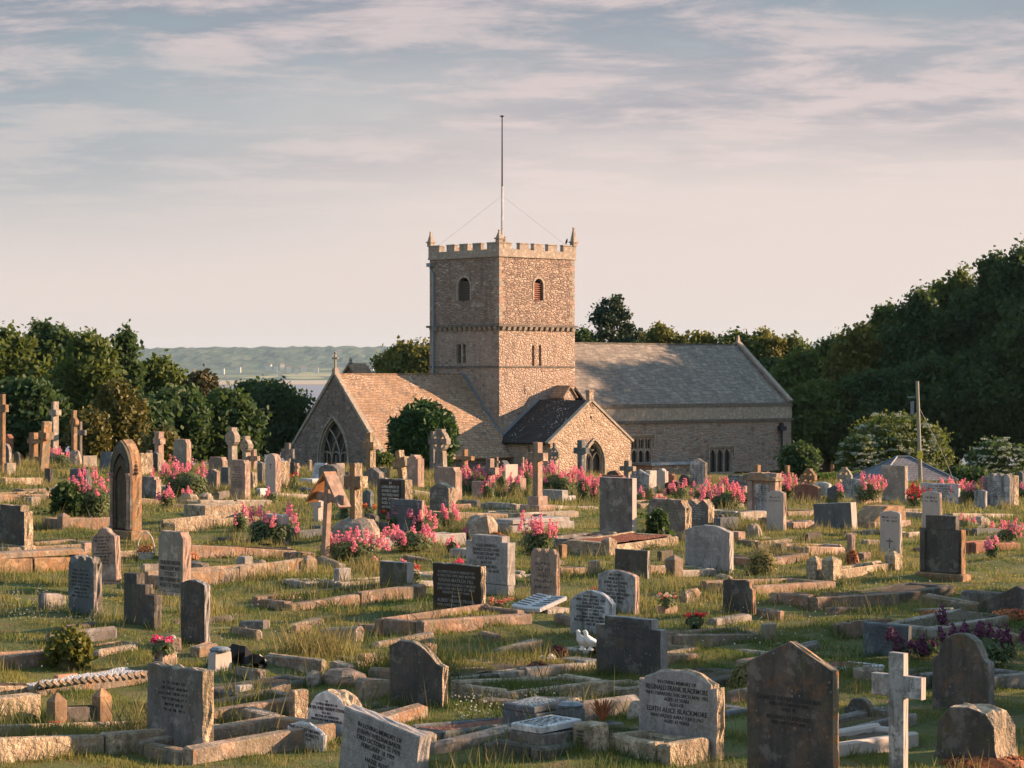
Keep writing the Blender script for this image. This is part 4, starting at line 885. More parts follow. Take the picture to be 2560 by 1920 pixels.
def gstone(k,xl,xr,xs,yt,yb,mat,label,side=None,ln=0,bk=0,txt=None,ink='inkg',tw=.8,tz=None,pl=None,base=None,b=None,cat='gravestone',name='gravestone',grp=None,rough=None,cross=False,worn=0,ymax=90.,T=None,panel=None,sizes=None,extra=None,sink=.15):  # side: edge material, often paler and warmer to put sunlight into its colour
    c,w,T,s,rz,p=place(xl,xr,xs,yb,b,ymax,T); z0=G(c.x,c.y); h=(HY-yt)/s-p.z
    t=thing(name,label,cat,(c.x,c.y,z0),rz,grp)
    t.rotation_euler=(R(bk),R(ln),rz)
    ph=0
    if base:     # plinth under the stone: (height px, extra m)
        ph=base[0]/s; e=base[1]; MB().bbox(-w/2-e,w/2+e,-e,T+e,-.2,ph,.02).build('plinth',M[side or mat],t)
    rg=random.Random(int(xl*7+yt)); rough=(.012 if side=='rock' else .006) if rough is None else rough
    o=[(x,z if z>.001 else (-sink if not ph else -.0)) for x,z in outline(k,w,h-ph)]
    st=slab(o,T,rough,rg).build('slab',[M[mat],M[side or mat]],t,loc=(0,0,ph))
    H=h-ph
    if panel:    # raised or sunk inscription panel (mat, width share, z0 share, z1 share)
        MB().bbox(-w*panel[1]/2,w*panel[1]/2,-.012,.02,H*panel[2],H*panel[3],.006).build('panel',M[panel[0]],st)
    yf=-.014 if panel else -.002
    if txt: textmesh(txt,w*tw,H*((tz[1]-tz[0]) if tz else .62),ink,st,yf,H*(tz[0] if tz else .26),sizes=sizes)
    if worn: wornlines(worn,w*tw,H*((tz[1]-tz[0]) if tz else .55),ink,st,yf,H*(tz[0] if tz else .30),seed=int(xl))
    if cross:
        cz=H*(.30 if cross==1 else .72); cw=w*.16; MB().prism([(-.008,cz-cw*1.5),(.008,cz-cw*1.5),(.008,cz+cw*.2),(cw,cz+cw*.2),(cw,cz+cw*.45),(.008,cz+cw*.45),(.008,cz+cw),(-.008,cz+cw),(-.008,cz+cw*.45),(-cw,cz+cw*.45),(-cw,cz+cw*.2),(-.008,cz+cw*.2)],-.004,.002).build('carved_cross',M['inkg'],st)
    if extra: extra(t,st,w,T,H,s)
    return t
def gcross(xl,xr,xs,yt,yb,al,ar,a1,a2,mat,label,side=None,ln=0,bk=0,wheel=0,base=None,solid=False,name='cross_headstone',ymax=90.,b=None,taper=.0,txt=None,flare=0,boul=False):
    c,w,T,s,rz,p=place(xl,xr,xs,yb,b,ymax); z0=G(c.x,c.y); h=(HY-yt)/s-p.z; b_=B0 if b is None else b
    t=thing(name,label,'cross',(c.x,c.y,z0),rz); t.rotation_euler=(R(bk),R(ln),rz)
    aw=max(w*1.8,((ar-al)-(xs-xr))/s/math.cos(R(b_))); za=(HY-a2)/s-p.z; zb=(HY-a1)/s-p.z; a=w/2; q=aw/2; ph=0
    if base:
        for i,(hp,e) in enumerate(base):
            MB().bbox(-w/2-e,w/2+e,-e*.8,T+e*.8,-.2 if i==0 else ph-.0,ph+hp/s,.012).build('plinth',M[side or mat],t); ph+=hp/s
    if boul:
        rg=random.Random(int(xl)); lp=[]
        for zz,f in ((-.2,1.15),(.02,1.12),(.5,1.),(.85,.75),(1,.45)): lp.append((f,zz*boul[1]/s if zz>0 else zz))
        hh=boul[1]/s; ww=boul[0]/s/2/.85; bb=MB().lathe([(ww*f,z) for f,z in lp],11,(0,T/2,0),0,(1,.75)); bb.v=[(x*(1+rg.uniform(-.10,.10)),y*(1+rg.uniform(-.10,.10)),z+(rg.uniform(-.03,.03) if z>0 else 0)) for x,y,z in bb.v]
        bb.build('rock_base',M['boulder'],t); ph=hh*.9
    bw=a*(1+taper); f=flare*w
    if wheel and not solid:
        an=a*.58; zm=(za+zb)/2; dz=min((zb-za)/2*.62,q*.30); za,zb=zm-dz,zm+dz; ro_=min(q*wheel,(h-zm)*.9)
        o=[(-bw,ph),(bw,ph),(a,zm-ro_*.98),(an,zm-ro_*.80),(an,za),(q,za-dz*.3),(q,zb+dz*.3),(an,zb),(an*1.35,h),(-an*1.35,h),(-an,zb),(-q,zb+dz*.3),(-q,za-dz*.3),(-an,za),(-an,zm-ro_*.80),(-a,zm-ro_*.98)]
    else: o=[(-bw,ph),(bw,ph),(a,za),(q,za-f),(q,zb+f),(a,zb),(a+f,h),(-a-f,h),(-a,zb),(-q,zb+f),(-q,za-f),(-a,za)]
    rg=random.Random(int(xl*3+yt)); o=[(x,z if z>0.001 else -.15) for x,z in o]
    cr=slab(o,T,.010 if side=='rock' else .002,rg).build('cross',[M[mat],M[side or mat]],t)
    zc_=(za+zb)/2
    if wheel:
        ro=min(q*wheel,(h-zc_)*.9)*.97; ri=ro*.74
        n=24; O=[(ro*math.cos(2*math.pi*i/n),zc_+ro*math.sin(2*math.pi*i/n)) for i in range(n)]; I=[(ri*math.cos(2*math.pi*i/n),zc_+ri*math.sin(2*math.pi*i/n)) for i in range(n)]
        if solid: MB().prism(O,T*.08,T*.92).build('wheel',M[side or mat],t)
        else: MB().ring(O,I,T*.08,T*.92).build('wheel',M[side or mat],t)
        MB().lathe([(ro*.16,0),(ro*.13,.03),(ro*.05,.045)],10).build('boss',M[mat],cr).matrix_local=Matrix.Translation((0,-.0,zc_))@Matrix.Rotation(R(90),4,'X')
    if txt: textmesh([txt],aw*.7,(zb-za)*.5,'inkg',cr,-.002,za+(zb-za)*.25)
    return t
def kerb(x1,x2,yb,hpx,wpx,mat,label,fill='grass',posts=(),b=None,end=None,th=None,level=.55,name='grave_kerb',gd=1.,gh=1.,items=None,ymax=90.,cap=0,slabtop=None,grp=None,pm=None,rope=False):
    """kerbed grave: near corner at pixel x1 (its long side runs right and away to x2), short side wpx pixels to the left"""
    b=B0 if b is None else b; p=P(x1,yb,ymax); s=F/p.y; L=(x2-x1)/s/math.sin(R(b)); w=wpx/s/math.cos(R(b)); L/= (1-.012*(L/2)*1); hz=hpx/s
    t=thing(name,label,'grave',(p.x,p.y,G(p.x,p.y)),R(-b),grp); th=min(.13,w*.2) if th is None else th
    zd=G(p.x+math.sin(R(b))*L,p.y+math.cos(R(b))*L)-G(p.x,p.y)
    rg=random.Random(int(x1*3+yb))
    def bar(x0,x1_,y0,y1_,nm='kerb_stone'):
        q=MB().bbox(x0,x1_,y0,y1_,-.25,hz,.014)
        dz=rg.uniform(-.22,.06)*hz; tl=rg.uniform(-.03,.03); sh=rg.uniform(-.015,.015); q.v=[(x+sh+rg.uniform(-.006,.006),y+rg.uniform(-.006,.006),z+dz+zd*y/L+tl*(y-(y0+y1_)/2)+(rg.uniform(-.010,.010) if z>0 else 0)) for x,y,z in q.v]; return q.build(nm,M[mat],t)
    BASES.append((p.x-math.cos(R(b))*w/2,p.y+math.sin(R(b))*w/2,math.cos(R(b)),-math.sin(R(b)),math.sin(R(b)),math.cos(R(b)),w,L))
    n=max(1,min(3,int(L/.9)))
    for i in range(n): bar(-th,0,i*L/n+.004,(i+1)*L/n-.004)
    bar(-w,-w+th,0,L); bar(-w+th+.003,-th-.003,-.003,th); bar(-w+th+.003,-th-.003,L-th,L)
    for (fx,fy,ph_,pw) in posts:      # corner posts: share along width, share along length, extra height, width
        X=-w*fx+ (th/2 if fx>.5 else -th/2); Y=L*fy+(pw*.2 if fy<.5 else -pw*.2); Z=hz+ph_
        q=MB().bbox(X-pw/2,X+pw/2,Y-pw/2,Y+pw/2,-.2,Z,.008).box(X-pw/2+.008,X+pw/2-.008,Y-pw/2+.008,Y+pw/2-.008,Z,Z+.06,tx=pw/2-.02,ty=pw/2-.02); q.build('post',M[pm or mat],t)
    if rope:
        r_=MB(); k=int(L/.075)
        for i in range(k): y=(i+.5)*L/k; r_.tube([(-th*.95,y-.035,hz+.012),(-th*.5,y,hz+.045),(-.0,y+.035,hz+.012)],[.020,.036,.020],6)
        r_.build('rope_edging',M[mat],t)
    lv=hz*level
    if slabtop: MB().bbox(-w+th*.5,-th*.5,th*.5,L-th*.5,hz*.9,hz+.06,.02).build('cover_slab',M[slabtop],t)
    else:
        m=MB(); nx,ny=6,12
        m.add([(-w+th*.6+(w-th*1.2)*i/nx,th*.6+(L-th*1.2)*j/ny,lv+zd*j/ny+rg.uniform(-.015,.015)) for j in range(ny+1) for i in range(nx+1)],[(j*(nx+1)+i,j*(nx+1)+i+1,(j+1)*(nx+1)+i+1,(j+1)*(nx+1)+i) for j in range(ny) for i in range(nx)])
        m.build('bed',M[{'grass':'dirt','tall':'dirt'}.get(fill,fill)],t,smooth=True)
    bx=Vector((math.cos(R(b)),-math.sin(R(b)),0)); by=Vector((math.sin(R(b)),math.cos(R(b)),0)); c=Vector((p.x,p.y,0))-bx*w/2+by*L/2
    g_=0 if (fill not in ('grass','tall') or slabtop) else gd
    EXC.append((c.x,c.y,w/2-th,L/2-th,R(b),lv,g_,(2.2 if fill=='tall' else 1.)*gh)); 
    return t
def block(xl,xr,xs,yt,yb,mat,label,side=None,name='stone_block',cat='stone',tp=0.,b=None,txt=None,ink='ink',ymax=90.,grp=None,bev=.012,lid=None,T=None):
    c,w,T,s,rz,p=place(xl,xr,xs,yb,b,ymax,T); h=(HY-yt)/s-p.z; t=thing(name,label,cat,(c.x,c.y,G(c.x,c.y)),rz,grp)
    rg=random.Random(int(xl+yt)); tx=w*tp; q=MB(); 
    q.bbox(-w/2,w/2,0,T,-.2,h,bev); q.v=[(x*(1-2*tp*max(0,z)/h)+rg.uniform(-.003,.003),T/2+(y-T/2)*(1-2*tp*max(0,z)/h)+rg.uniform(-.003,.003),z) for x,y,z in q.v]
    q.build('body',M[mat] if not side else M[side],t)
    if txt: textmesh(txt,w*.7,h*.6,ink,t,-.004-0*tp,h*.18)
    if lid: MB().lathe([(.10,h),(.11,h+.02),(.07,h+.045),(.0,h+.05)],16,(0,T/2,0)).build('flower_holder',M[lid],t)
    return t
def rock(px,py,wpx,hpx,label,mat='boulder',name='boulder',ymax=90.,seed=0,cat='rock'):
    p=P(px,py,ymax); s=F/p.y; w=wpx/s/2; h=hpx/s; t=thing(name,label,cat,p,R(seed*37)); rg=random.Random(seed+int(px))
    b=MB().lathe([(w*1.0,-.1),(w*1.02,h*.25),(w*.93,h*.6),(w*.66,h*.9),(w*.3,h*1.0)],10,(0,0,0),0,(1,.8)); b.v=[(x*(1+rg.uniform(-.13,.13)),y*(1+rg.uniform(-.13,.13)),z+(rg.uniform(-.06,.06)*h if z>0 else 0)) for x,y,z in b.v]
    b.build('body',M[mat],t); return t
# ------------------------------------------------------------------ flowers
def petals(centres,rad,n,size,rng,squash=.8):
    c=np.repeat(np.asarray(centres),n,0); d=rdir(len(c),rng); p=c+d*rad*np.array([1,1,squash]); return leaf_quads(p,d*.7+rdir(len(c),rng)*.5,size,rng,1.2)
def valerian(px,yt,wpx,yb,label,seed,heads=18,col='fl_pink',bush=1.,name='valerian_plant',ymax=90.,fol=.55,lift=0.,grp='flowering valerian among the graves'):
    p=P(px,yb,ymax); s=F/p.y; H=(yb-yt)/s+((p.z-(HY-yb)/s) if p.y>=ymax else 0); H=abs((HY-yt)/s-p.z); rx=wpx/s/2; rng=np.random.RandomState(seed)
    t=thing(name,label,'flowers',(p.x,p.y,p.z+lift),0,grp)
    nst=heads; ang=rng.rand(nst)*6.28; rr=np.sqrt(rng.rand(nst))*rx*1.12; rr[nst*3//4:]*=1.45
    hx=rr*np.cos(ang); hy=rr*np.sin(ang)*.75; hz=H*(.50+.50*rng.rand(nst)**.8*np.clip(1-.3*(rr/rx/1.12)**2,.5,1)); hz[0]=H*.98
    hl=np.clip(.13+.10*rng.rand(nst),0,H*.35)
    hz=np.maximum(hz,hl*1.5)
    st=MB()
    for i in range(nst): st.tube([(hx[i]*.45,hy[i]*.45,0),(hx[i]*.85,hy[i]*.85,hz[i]*.6),(hx[i],hy[i],hz[i]-hl[i]*.3)],.006,3,cap=False)
    st.build('stems',M['lf_val'],t)
    nl=int(620*bush*max(.5,rx*H*4)); a=rng.rand(nl)*6.28; r_=np.sqrt(rng.rand(nl))*rx*.95; z=H*fol*rng.rand(nl)**.75*(1-.3*(r_/rx)**2)
    d=np.stack([np.cos(a),np.sin(a),.5+.8*rng.rand(nl)],1); d/=np.linalg.norm(d,axis=1)[:,None]
    q=leaf_quads(np.stack([r_*np.cos(a),r_*np.sin(a)*.8,z+.03],1),d,.034,rng,2.6); npobj('leaves',q,4,M['lf_val'],t)
    cs=[]; rad=[]
    for i in range(nst):
        m=rng.randint(3,7)
        for k in range(m):
            f=k/m; cs.append([hx[i]+rng.normal()*.010,hy[i]+rng.normal()*.010,hz[i]-hl[i]*(f)]); rad.append((.020+.030*f))
            if f>.35:
                for e in range(1): a_=rng.rand()*6.28; cs.append([hx[i]+math.cos(a_)*.03,hy[i]+math.sin(a_)*.03,hz[i]-hl[i]*f-.01]); rad.append(.026)
    c=np.array(cs); rad=np.repeat(np.array(rad),20)[:,None]; cc=np.repeat(c,20,0); d=rdir(len(cc),rng); npobj('flower_heads',leaf_quads(cc+d*rad*np.array([1,1,.75]),d*.8+rdir(len(cc),rng)*.4,.021,rng,1.3),4,M[col],t)
    return t
def bouquet(px,yt,wpx,yb,label,cols,seed,loc=None,n=12,r=.035,name='flower_bunch',leaf=True,ymax=90.,grp=None,pot=None):
    p=P(px,yb,ymax) if loc is None else Vector(loc); s=F/p.y; H=(yb-yt)/s; rx=wpx/s/2; rng=np.random.RandomState(seed); t=thing(name,label,'flowers',p,0,grp)
    b0=0
    if pot: MB().lathe([(rx*.35,-.02),(rx*.45,H*.42),(rx*.5,H*.44),(rx*.4,H*.42)],12).build('pot',M[pot],t); b0=H*.42
    if leaf:
        k=90; a=rdir(k,rng); a[:,2]=np.abs(a[:,2]); q=leaf_quads(a*np.array([rx*.8,rx*.6,(H-b0)*.7])+[0,0,b0],a,.035,rng,2.2); npobj('leaves',q,4,M['lf_val'],t)
    per=[int(math.ceil(n/len(cols)))]*len(cols)
    for ci,c in enumerate(cols):
        a=rng.rand(per[ci])*6.28; rr=np.sqrt(rng.rand(per[ci]))*rx*.85; z=b0+(H-b0)*(.62+.33*rng.rand(per[ci])*(1-.5*(rr/rx)**2))
        cs=np.stack([rr*np.cos(a),rr*np.sin(a)*.8,z],1)
        for cc in cs:
            q=petals([cc],r,26,r*.75,rng); npobj('bloom',q,4,M[c],t)
    return t
# ------------------------------------------------------------------ the graves, far rows first
S=gstone; X=gcross
# far left
X(-12,6,13,986,1180,-22,22,1012,1030,'brown','tall lichened stone cross cut off by the left edge of the photo',wheel=0,base=[(14,.12)],name='cross_monument')
S('step2',4,22,32,1085,1140,'red','small red stepped headstone beside the cross cut by the left edge',side='red')
S('round',-6,22,28,1110,1165,'slate','blue grey headstone at the far left edge under the red stepped one',side='lime',worn=6,base=(8,.04))
block(8,17,36,1158,1190,'lime','pale stone block in front of the leftmost blue grey headstone')
S('round',30,46,51,1130,1168,'dark','small dark rounded headstone behind the leaning cross')
X(70,79,93,1082,1142,62,97,1098,1109,'brown','small brown cross hidden behind the leaning cross')
X(93,101,118,1053,1182,84,125,1079,1096,'brown','brown stone cross leaning right at the far left',side='lichen',ln=8,base=[(12,.05)])
X(127,133,145,1004,1142,120,154,1024,1038,'lime','tallest thin stone cross against the dark trees at the left',base=[(16,.28),(14,.16)])
X(196,200,205,1054,1148,178,215,1075,1088,'grey','thin grey cross half hidden behind the brown wheel cross')
X(176,184,192,1026,1162,170,197,1046,1066,'brown','brown wheel cross on a rough rock base at the left',wheel=.95,boul=(40,36),name='wheel_cross')
S('flat',206,208,240,1140,1170,'lime','low lit stone slab right of the brown wheel cross',T=.55)
S('flat',240,272,280,1128,1172,'slate','leaning blue grey slab with worn lines right of the wheel cross',worn=5,bk=-12)
S('worn',345,352,379,1133,1190,'boulder','rough hewn pale stone just right of the big dark gothic monument',side='rock',rough=.02)
S('shoulder',370,394,403,1130,1180,'dark','dark headstone with faded letters in front of the carved pedestal cross',side='lime',worn=6)
X(384,396,408,1079,1176,376,408,1098,1108,'pink','stocky pedestal cross with carved arms against the golden cypress',base=[(26,.04)],flare=.12,name='pedestal_cross')
S('flat',364,376,380,1126,1160,'pink','narrow pale stone left of the pedestal cross')
S('cap',427,466,477,1101,1185,'lime','square topped headstone standing tall against the dark trees at the left',worn=7,ink='inkd',base=(10,.03),side='pink')
S('step',190,224,230,1190,1226,'grey','small grey stepped slab behind the pink valerian at the left')
S('flat',165,214,223,1177,1230,'slate','blue grey slab rising behind the big pink valerian at the left')
X(568,579,592,1069,1184,560,600,1088,1105,'lime','pale celtic cross with a solid wheel head left of the chancel',wheel=1.05,solid=True,taper=.25,name='wheel_cross')
X(604,614,626,1090,1180,601,637,1108,1122,'lime','smaller pierced celtic cross right of the solid wheel cross',wheel=1.0,taper=.2,name='wheel_cross')
X(628,634,641,1124,1180,618,650,1140,1152,'pink','plain lit cross half hidden behind the smaller celtic cross')
S('cap',516,556,568,1142,1190,'grey','low dark stained slab beneath the solid wheel cross',side='pink')
S('shoulder',511,541,549,1174,1232,'grey','short grey headstone left of the reddish inscribed headstone',side='pink',worn=4)
S('flat',549,570,574,1168,1215,'slate','slate slab seen in the gap left of the reddish inscribed headstone',worn=3)
S('cap',571,612,625,1152,1256,'pink','tall reddish headstone with a worn inscription in front of the celtic crosses',worn=9,ink='inkg',base=(2,.03))
S('rough',624,632,643,1180,1225,'boulder','pointed rough stone right of the tall reddish headstone',side='rock')
S('gable',641,655,662,1155,1208,'grey','small pale pointed headstone between cross and carved slab')
S('round',661,688,702,1135,1242,'pale','pale war memorial headstone with a carved cross left of the chancel gable',cross=2,side='pink')
S('gable',699,702,722,1153,1218,'pink','rough sided lit headstone leaning on the pale one with the carved cross',side='rock')
X(710,722,727,1108,1184,700,738,1123,1146,'grey','mossy grey cross before the left corner of the chancel')
S('flat',724,734,738,1155,1190,'dark','little dark headstone right of the mossy grey cross'); X(738,742,748,1158,1190,734,750,1165,1170,'pink','tiny pink cross under the chancel gable')
S('round',769,774,780,1150,1185,'lime','small rounded lit stone below the chancel window')
S('flat',775,805,822,1157,1200,'white','leaning white marble tablet with lines of writing below the chancel window',worn=8,ink='ink',bk=-16,T=.06)
block(745,780,792,1200,1211,'white','flat white marble block on the grass below the chancel window',T=.7)
S('shoulder',792,842,861,1160,1222,'grey','wide grey headstone in front of the chancel window',worn=6,ink='inkd')
S('gable',836,842,861,1158,1185,'lime','small pointed lit stone between the wide grey headstone and the big cross')
X(914,925,939,1081,1190,906,948,1105,1123,'brown','tall rough brown cross at the right corner of the chancel gable',side='rock',name='cross_headstone')
S('gable',905,947,960,1168,1225,'grey','grey pointed headstone behind the rugged cross on the boulder')
S('flat',945,960,974,1170,1222,'grey','lit sided slab beside the grey pointed headstone',side='rock')
X(998,1009,1022,1126,1212,988,1034,1145,1169,'brown','rough cross leaning left in front of the yew',side='rock',ln=-13,name='cross_headstone')
S('step2',1016,1044,1060,1138,1220,'pink','pink stepped headstone behind the leaning cross by the yew')
X(1074,1083,1092,1079,1175,1070,1098,1098,1112,'grey','rear of the two twin wheel crosses at the yew',wheel=.95,taper=.3,name='wheel_cross')
X(1086,1106,1117,1073,1214,1076,1127,1094,1113,'grey','large wheel headed cross with pierced ring in front of the yew',side='lime',wheel=1.0,taper=.35,name='wheel_cross')
S('cap',1085,1138,1155,1172,1258,'pink','wide purple grey headstone under the large wheel cross',worn=5,ink='inkd')
S('stair',1155,1178,1189,1180,1240,'brown','brown headstone with a stepped right shoulder left of the chunky cross')
X(1155,1161,1170,1123,1180,1142,1191,1140,1150,'brown','low cross with stepped lit arms behind the pink valerian by the chancel roof')
X(1214,1225,1236,1147,1242,1201,1248,1169,1187,'grey','chunky grey cross beside the pink valerian left of the porch',side='pink')
X(1240,1243,1246,1143,1180,1236,1250,1152,1158,'pink','slender pink cross just behind the chunky grey cross')
block(1258,1263,1295,1162,1228,'pale','pale square topped stone block lit beside the left porch wall',name='pedestal_stone')
block(1250,1256,1316,1197,1230,'pink','low pale stone coffin shape under the square block by the porch')
S('gableh',1246,1262,1275,1152,1190,'slate','slate capped small monument by the foot of the chancel roof')
X(1304,1307,1311,1143,1195,1301,1313,1170,1176,'pink','thin lit shaft of a cross left of the tall yellowish cross')
X(1331,1344,1357,1106,1288,1318,1371,1132,1152,'lichen','tallest yellowish stone cross in front of the porch',base=[(25,.22),(22,.09)],side='pink')
X(1380,1387,1392,1108,1205,1373,1401,1127,1145,'grey','dark wheel cross in front of the porch corner',wheel=1.0,name='wheel_cross')
X(1443,1454,1464,1101,1215,1431,1471,1120,1135,'slate','slim blue grey cross with a carved name before the porch gable',txt='JESU MERCY')
S('round',1512,1552,1560,1175,1225,'dark','dark domed headstone behind the red slab right of the porch',side='red')
S('flat',1506,1556,1565,1187,1232,'red','low red slab behind the tallest plain grey headstone')
S('gable',1410,1436,1444,1183,1232,'red','brown pointed headstone between two valerians before the porch')
X(1560,1571,1580,1152,1215,1551,1592,1166,1178,'grey','grey cross in front of the square headed nave window',side='lime')
S('gable',1577,1622,1628,1175,1245,'marbled','pale pointed headstone with dark lettering right of the tallest plain headstone',worn=6,ink='ink')
S('flat',1614,1625,1643,1176,1240,'pale','pale squared pillar beside the pointed lettered headstone',base=(6,.06),name='gate_pillar')
block(1622,1640,1668,1235,1256,'lichen','small ochre stone block at the foot of the pale pillar')
S('ogee',1641,1662,1672,1173,1235,'pale','white scroll topped headstone behind the red one')
S('step',1653,1684,1693,1185,1236,'red','brick red stepped headstone left of the black oval one',side='red')
S('seg',1664,1706,1713,1207,1245,'black','black low rounded headstone in front of the brick red one',T=.12)
S('round',1698,1720,1726,1187,1232,'dark','dark rounded headstone leaning behind the black low one',side='grey')
S('gable',1728,1763,1769,1148,1235,'marbled','tall pointed white headstone with a written panel against the nave wall',side='lichen',worn=9,ink='inkg',tz=(.25,.8))
S('flat',1822,1850,1856,1190,1230,'slate','blue slab with a lit corner block behind the valerian at the nave',worn=4,ink='inkw')
S('seg',1850,1890,1894,1190,1240,'grey','grey headstone with a pale coping left of the big framed monument')
X(1886,1894,1903,1162,1200,1876,1905,1180,1188,'brown','blocky cross behind the big framed monument')
def aedicule(t,st,w,T,H,s):
    MB().box(-w*.26,w*.26,-.01,.02,H*.0,H*.70).build('inscription_panel',M['marbled'],st); MB().prism([(-w*.56,H*.80),(w*.56,H*.80),(w*.56,H*.87),(0,H*1.02),(-w*.56,H*.87)],-.07,T+.03).build('pediment',M['lichen'],st)
    for x in (-w*.42,w*.42): MB().bbox(x-w*.09,x+w*.09,-.05,.02,0,H*.79,.01).build('pilaster',M['pink'],st)
    wornlines(8,w*.42,H*.42,'inkg',st,-.013,H*.25,3)
S('flat',1878,1940,1956,1186,1292,'pink','big framed monument with a recessed written panel near the nave corner',side='pink',extra=aedicule,base=(10,.08),name='framed_monument')
X(1962,1969,1976,1164,1228,1955,1987,1182,1192,'brown','lit brown cross between the framed monument and the wheel crosses')
S('seg',1920,1958,1968,1225,1330,'pale','pale war headstone with a carved badge in front of the framed monument',cross=0,side='pink',worn=2,tz=(.72,.88))
X(2014,2026,2034,1172,1232,2006,2044,1186,1202,'brown','lit wheel cross before the clipped hedge, left one of two',wheel=1.0,taper=.2,name='wheel_cross')
X(2104,2116,2122,1168,1228,2095,2132,1184,1200,'lime','wheel cross behind the clipped hedge, right one of two',wheel=1.0,taper=.2,name='wheel_cross')
X(2000,2006,2010,1190,1225,1994,2016,1200,1206,'grey','tiny grey cross beside the left wheel cross of the hedge')
S('seg',1992,2044,2053,1212,1258,'red','dark red low curved headstone below the left wheel cross',side='lichen')
S('seg',2038,2072,2080,1205,1240,'white','small white curved tablet with dark letters before the hedge',worn=5,ink='ink')
S('gable',2072,2104,2112,1215,1256,'slate','low slate headstone left of the leaning white one',worn=2)
S('seg',2110,2160,2168,1196,1250,'marbled','white headstone leaning behind the valerian planter',worn=7,ink='ink',ln=3)
S('flat',2212,2262,2272,1167,1258,'lime','tall square brown grey headstone in front of the hut roof',worn=8,ink='inkd')
S('flat',2316,2396,2403,1213,1260,'white','wide white memorial lettered for Michael John Barwell',txt=['IN LOVING MEMORY OF','MICHAEL JOHN BARWELL','BORN 1916 DIED 17 JAN 1994','HIS BELOVED MOTHER','DORIS BARWELL','DIED 12 APRIL 1990 AGED 87'],ink='ink',tz=(.1,.92),T=.10)
S('flat',2308,2320,2324,1212,1245,'grey','grey slab edge behind the left end of the wide white memorial')
S('scallop',2478,2524,2538,1192,1268,'marbled','lettered headstone between two rough pillars at the far right',worn=9,ink='ink',side='grey')
S('flat',2460,2478,2482,1193,1264,'grey','left rough pillar of the lettered headstone at the far right',side='rock'); S('flat',2522,2535,2550,1190,1266,'grey','right rough lit pillar of the lettered headstone at the far right',side='rock')
def heart(t,st,w,T,H,s): pass
S('round',2543,2556,2562,1179,1235,'slate','dark heart shaped stone at the right edge of the photo',worn=3,ink='inkw')
# middle distance
def gothmon(t,st,w,T,H,s):
    MB().ring(gothic(w*1.02,H*.98,0,0.02,9,1.0),gothic(w*.70,H*.84,0,.02,9,1.0),-.05,.0).build('arch_moulding',M['dark'],st)
    MB().ring(gothic(w*.66,H*.80,0,.02,9,1.0),gothic(w*.52,H*.70,0,.02,9,1.0),-.035,.0).build('inner_arch',M['brownd'],st)
    for x in (-w*.42,w*.42):
        MB().lathe([(w*.075,0),(w*.075,.05),(w*.055,.07),(w*.05,H*.52),(w*.07,H*.535),(w*.055,H*.55),(w*.09,H*.60),(w*.09,H*.62)],10,(x,-.05,.02)).build('column',M['pink'],st)
    for i in range(9): z=H*(.62+.04*i); MB().lathe([(.03,0),(.04,.02),(.02,.05)],6,(w*(.52-.012*i*i*.8),T*.5,z)).build('crocket',M['brown'],st)
S('gothic',270,330,352,1102,1352,'brownd','big dark gothic arched monument with a lit side column at the left',side='brown',extra=gothmon,base=(22,.10),name='gothic_monument')  # dark front, browner side: the sunlit side is put into the colour
S('step',343,390,402,1195,1258,'grey','plain dark slab between the gothic monument and the middle valerian',side='pink')
X(872,886,905,1158,1345,857,921,1190,1219,'brown','large rugged stone cross standing on a boulder in the middle',side='rock',boul=(118,48),name='cross_headstone')
def roofed():
    p=P(812,1405); s=F/p.y; t=thing('roofed_cross','leaning wooden grave cross under a little pitched roof','cross',p,R(-B0)); t.rotation_euler=(0,R(4.5),R(-B0)); k=1/s; H=222*k
    MB().bbox(-.05,.05,-.05,.05,-.2,H*.93,.006).build('post',M['wood'],t)
    MB().bbox(-.44,.44,-.035,.035,H*.68,H*.68+22*k,.006).build('crossbar',M['wood'],t)
    for sg in (-1,1):
        q=MB().box(-.02,.66,-.12,.13,-.02,.02); q.v=[tuple(Matrix.Translation((0,0,H))@(Matrix.Rotation(R(50),4,'Y')@Vector(v)) ) for v in q.v]
        if sg<0: q.v=[(-x,y,z) for x,y,z in q.v]; q.f=[tuple(reversed(f)) for f in q.f]
        q.build('roof_board',M['wood'] if sg>0 else M['woodo'],t)  # left board in a more orange timber than the right
roofed()
X(782,795,808,1250,1306,772,812,1254,1266,'pale','low pale stone post with a cap behind the roofed wooden cross',name='capped_post')
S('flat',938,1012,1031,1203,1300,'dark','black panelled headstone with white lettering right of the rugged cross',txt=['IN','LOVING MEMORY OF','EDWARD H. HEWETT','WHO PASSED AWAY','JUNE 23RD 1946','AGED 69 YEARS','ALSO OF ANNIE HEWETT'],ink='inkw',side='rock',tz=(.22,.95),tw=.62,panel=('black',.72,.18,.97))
S('flat',970,1054,1062,1250,1335,'slate','broad blue grey slab in front of the white lettered black headstone',side='pink',worn=6)
S('gable',1072,1121,1139,1210,1290,'grey','grey gabled headstone with a rough lit side behind the valerian',side='rock',worn=5)
S('flat',1088,1096,1109,1210,1255,'lime','small lit stone cap beside the grey gabled headstone')
S('flat',1501,1580,1593,1199,1350,'grey','tallest plain grey slab headstone in the middle of the graveyard',side='pale',rough=0,base=(0,0))
S('cap',1622,1712,1731,1257,1355,'grey','ivy grown purple grey headstone right of the tallest plain slab',side='rock',worn=7,ink='inkd')
S('twin',1716,1770,1788,1247,1322,'grey','double peaked headstone with white lettering and a rough lit side',side='rock',worn=7,ink='inkw')
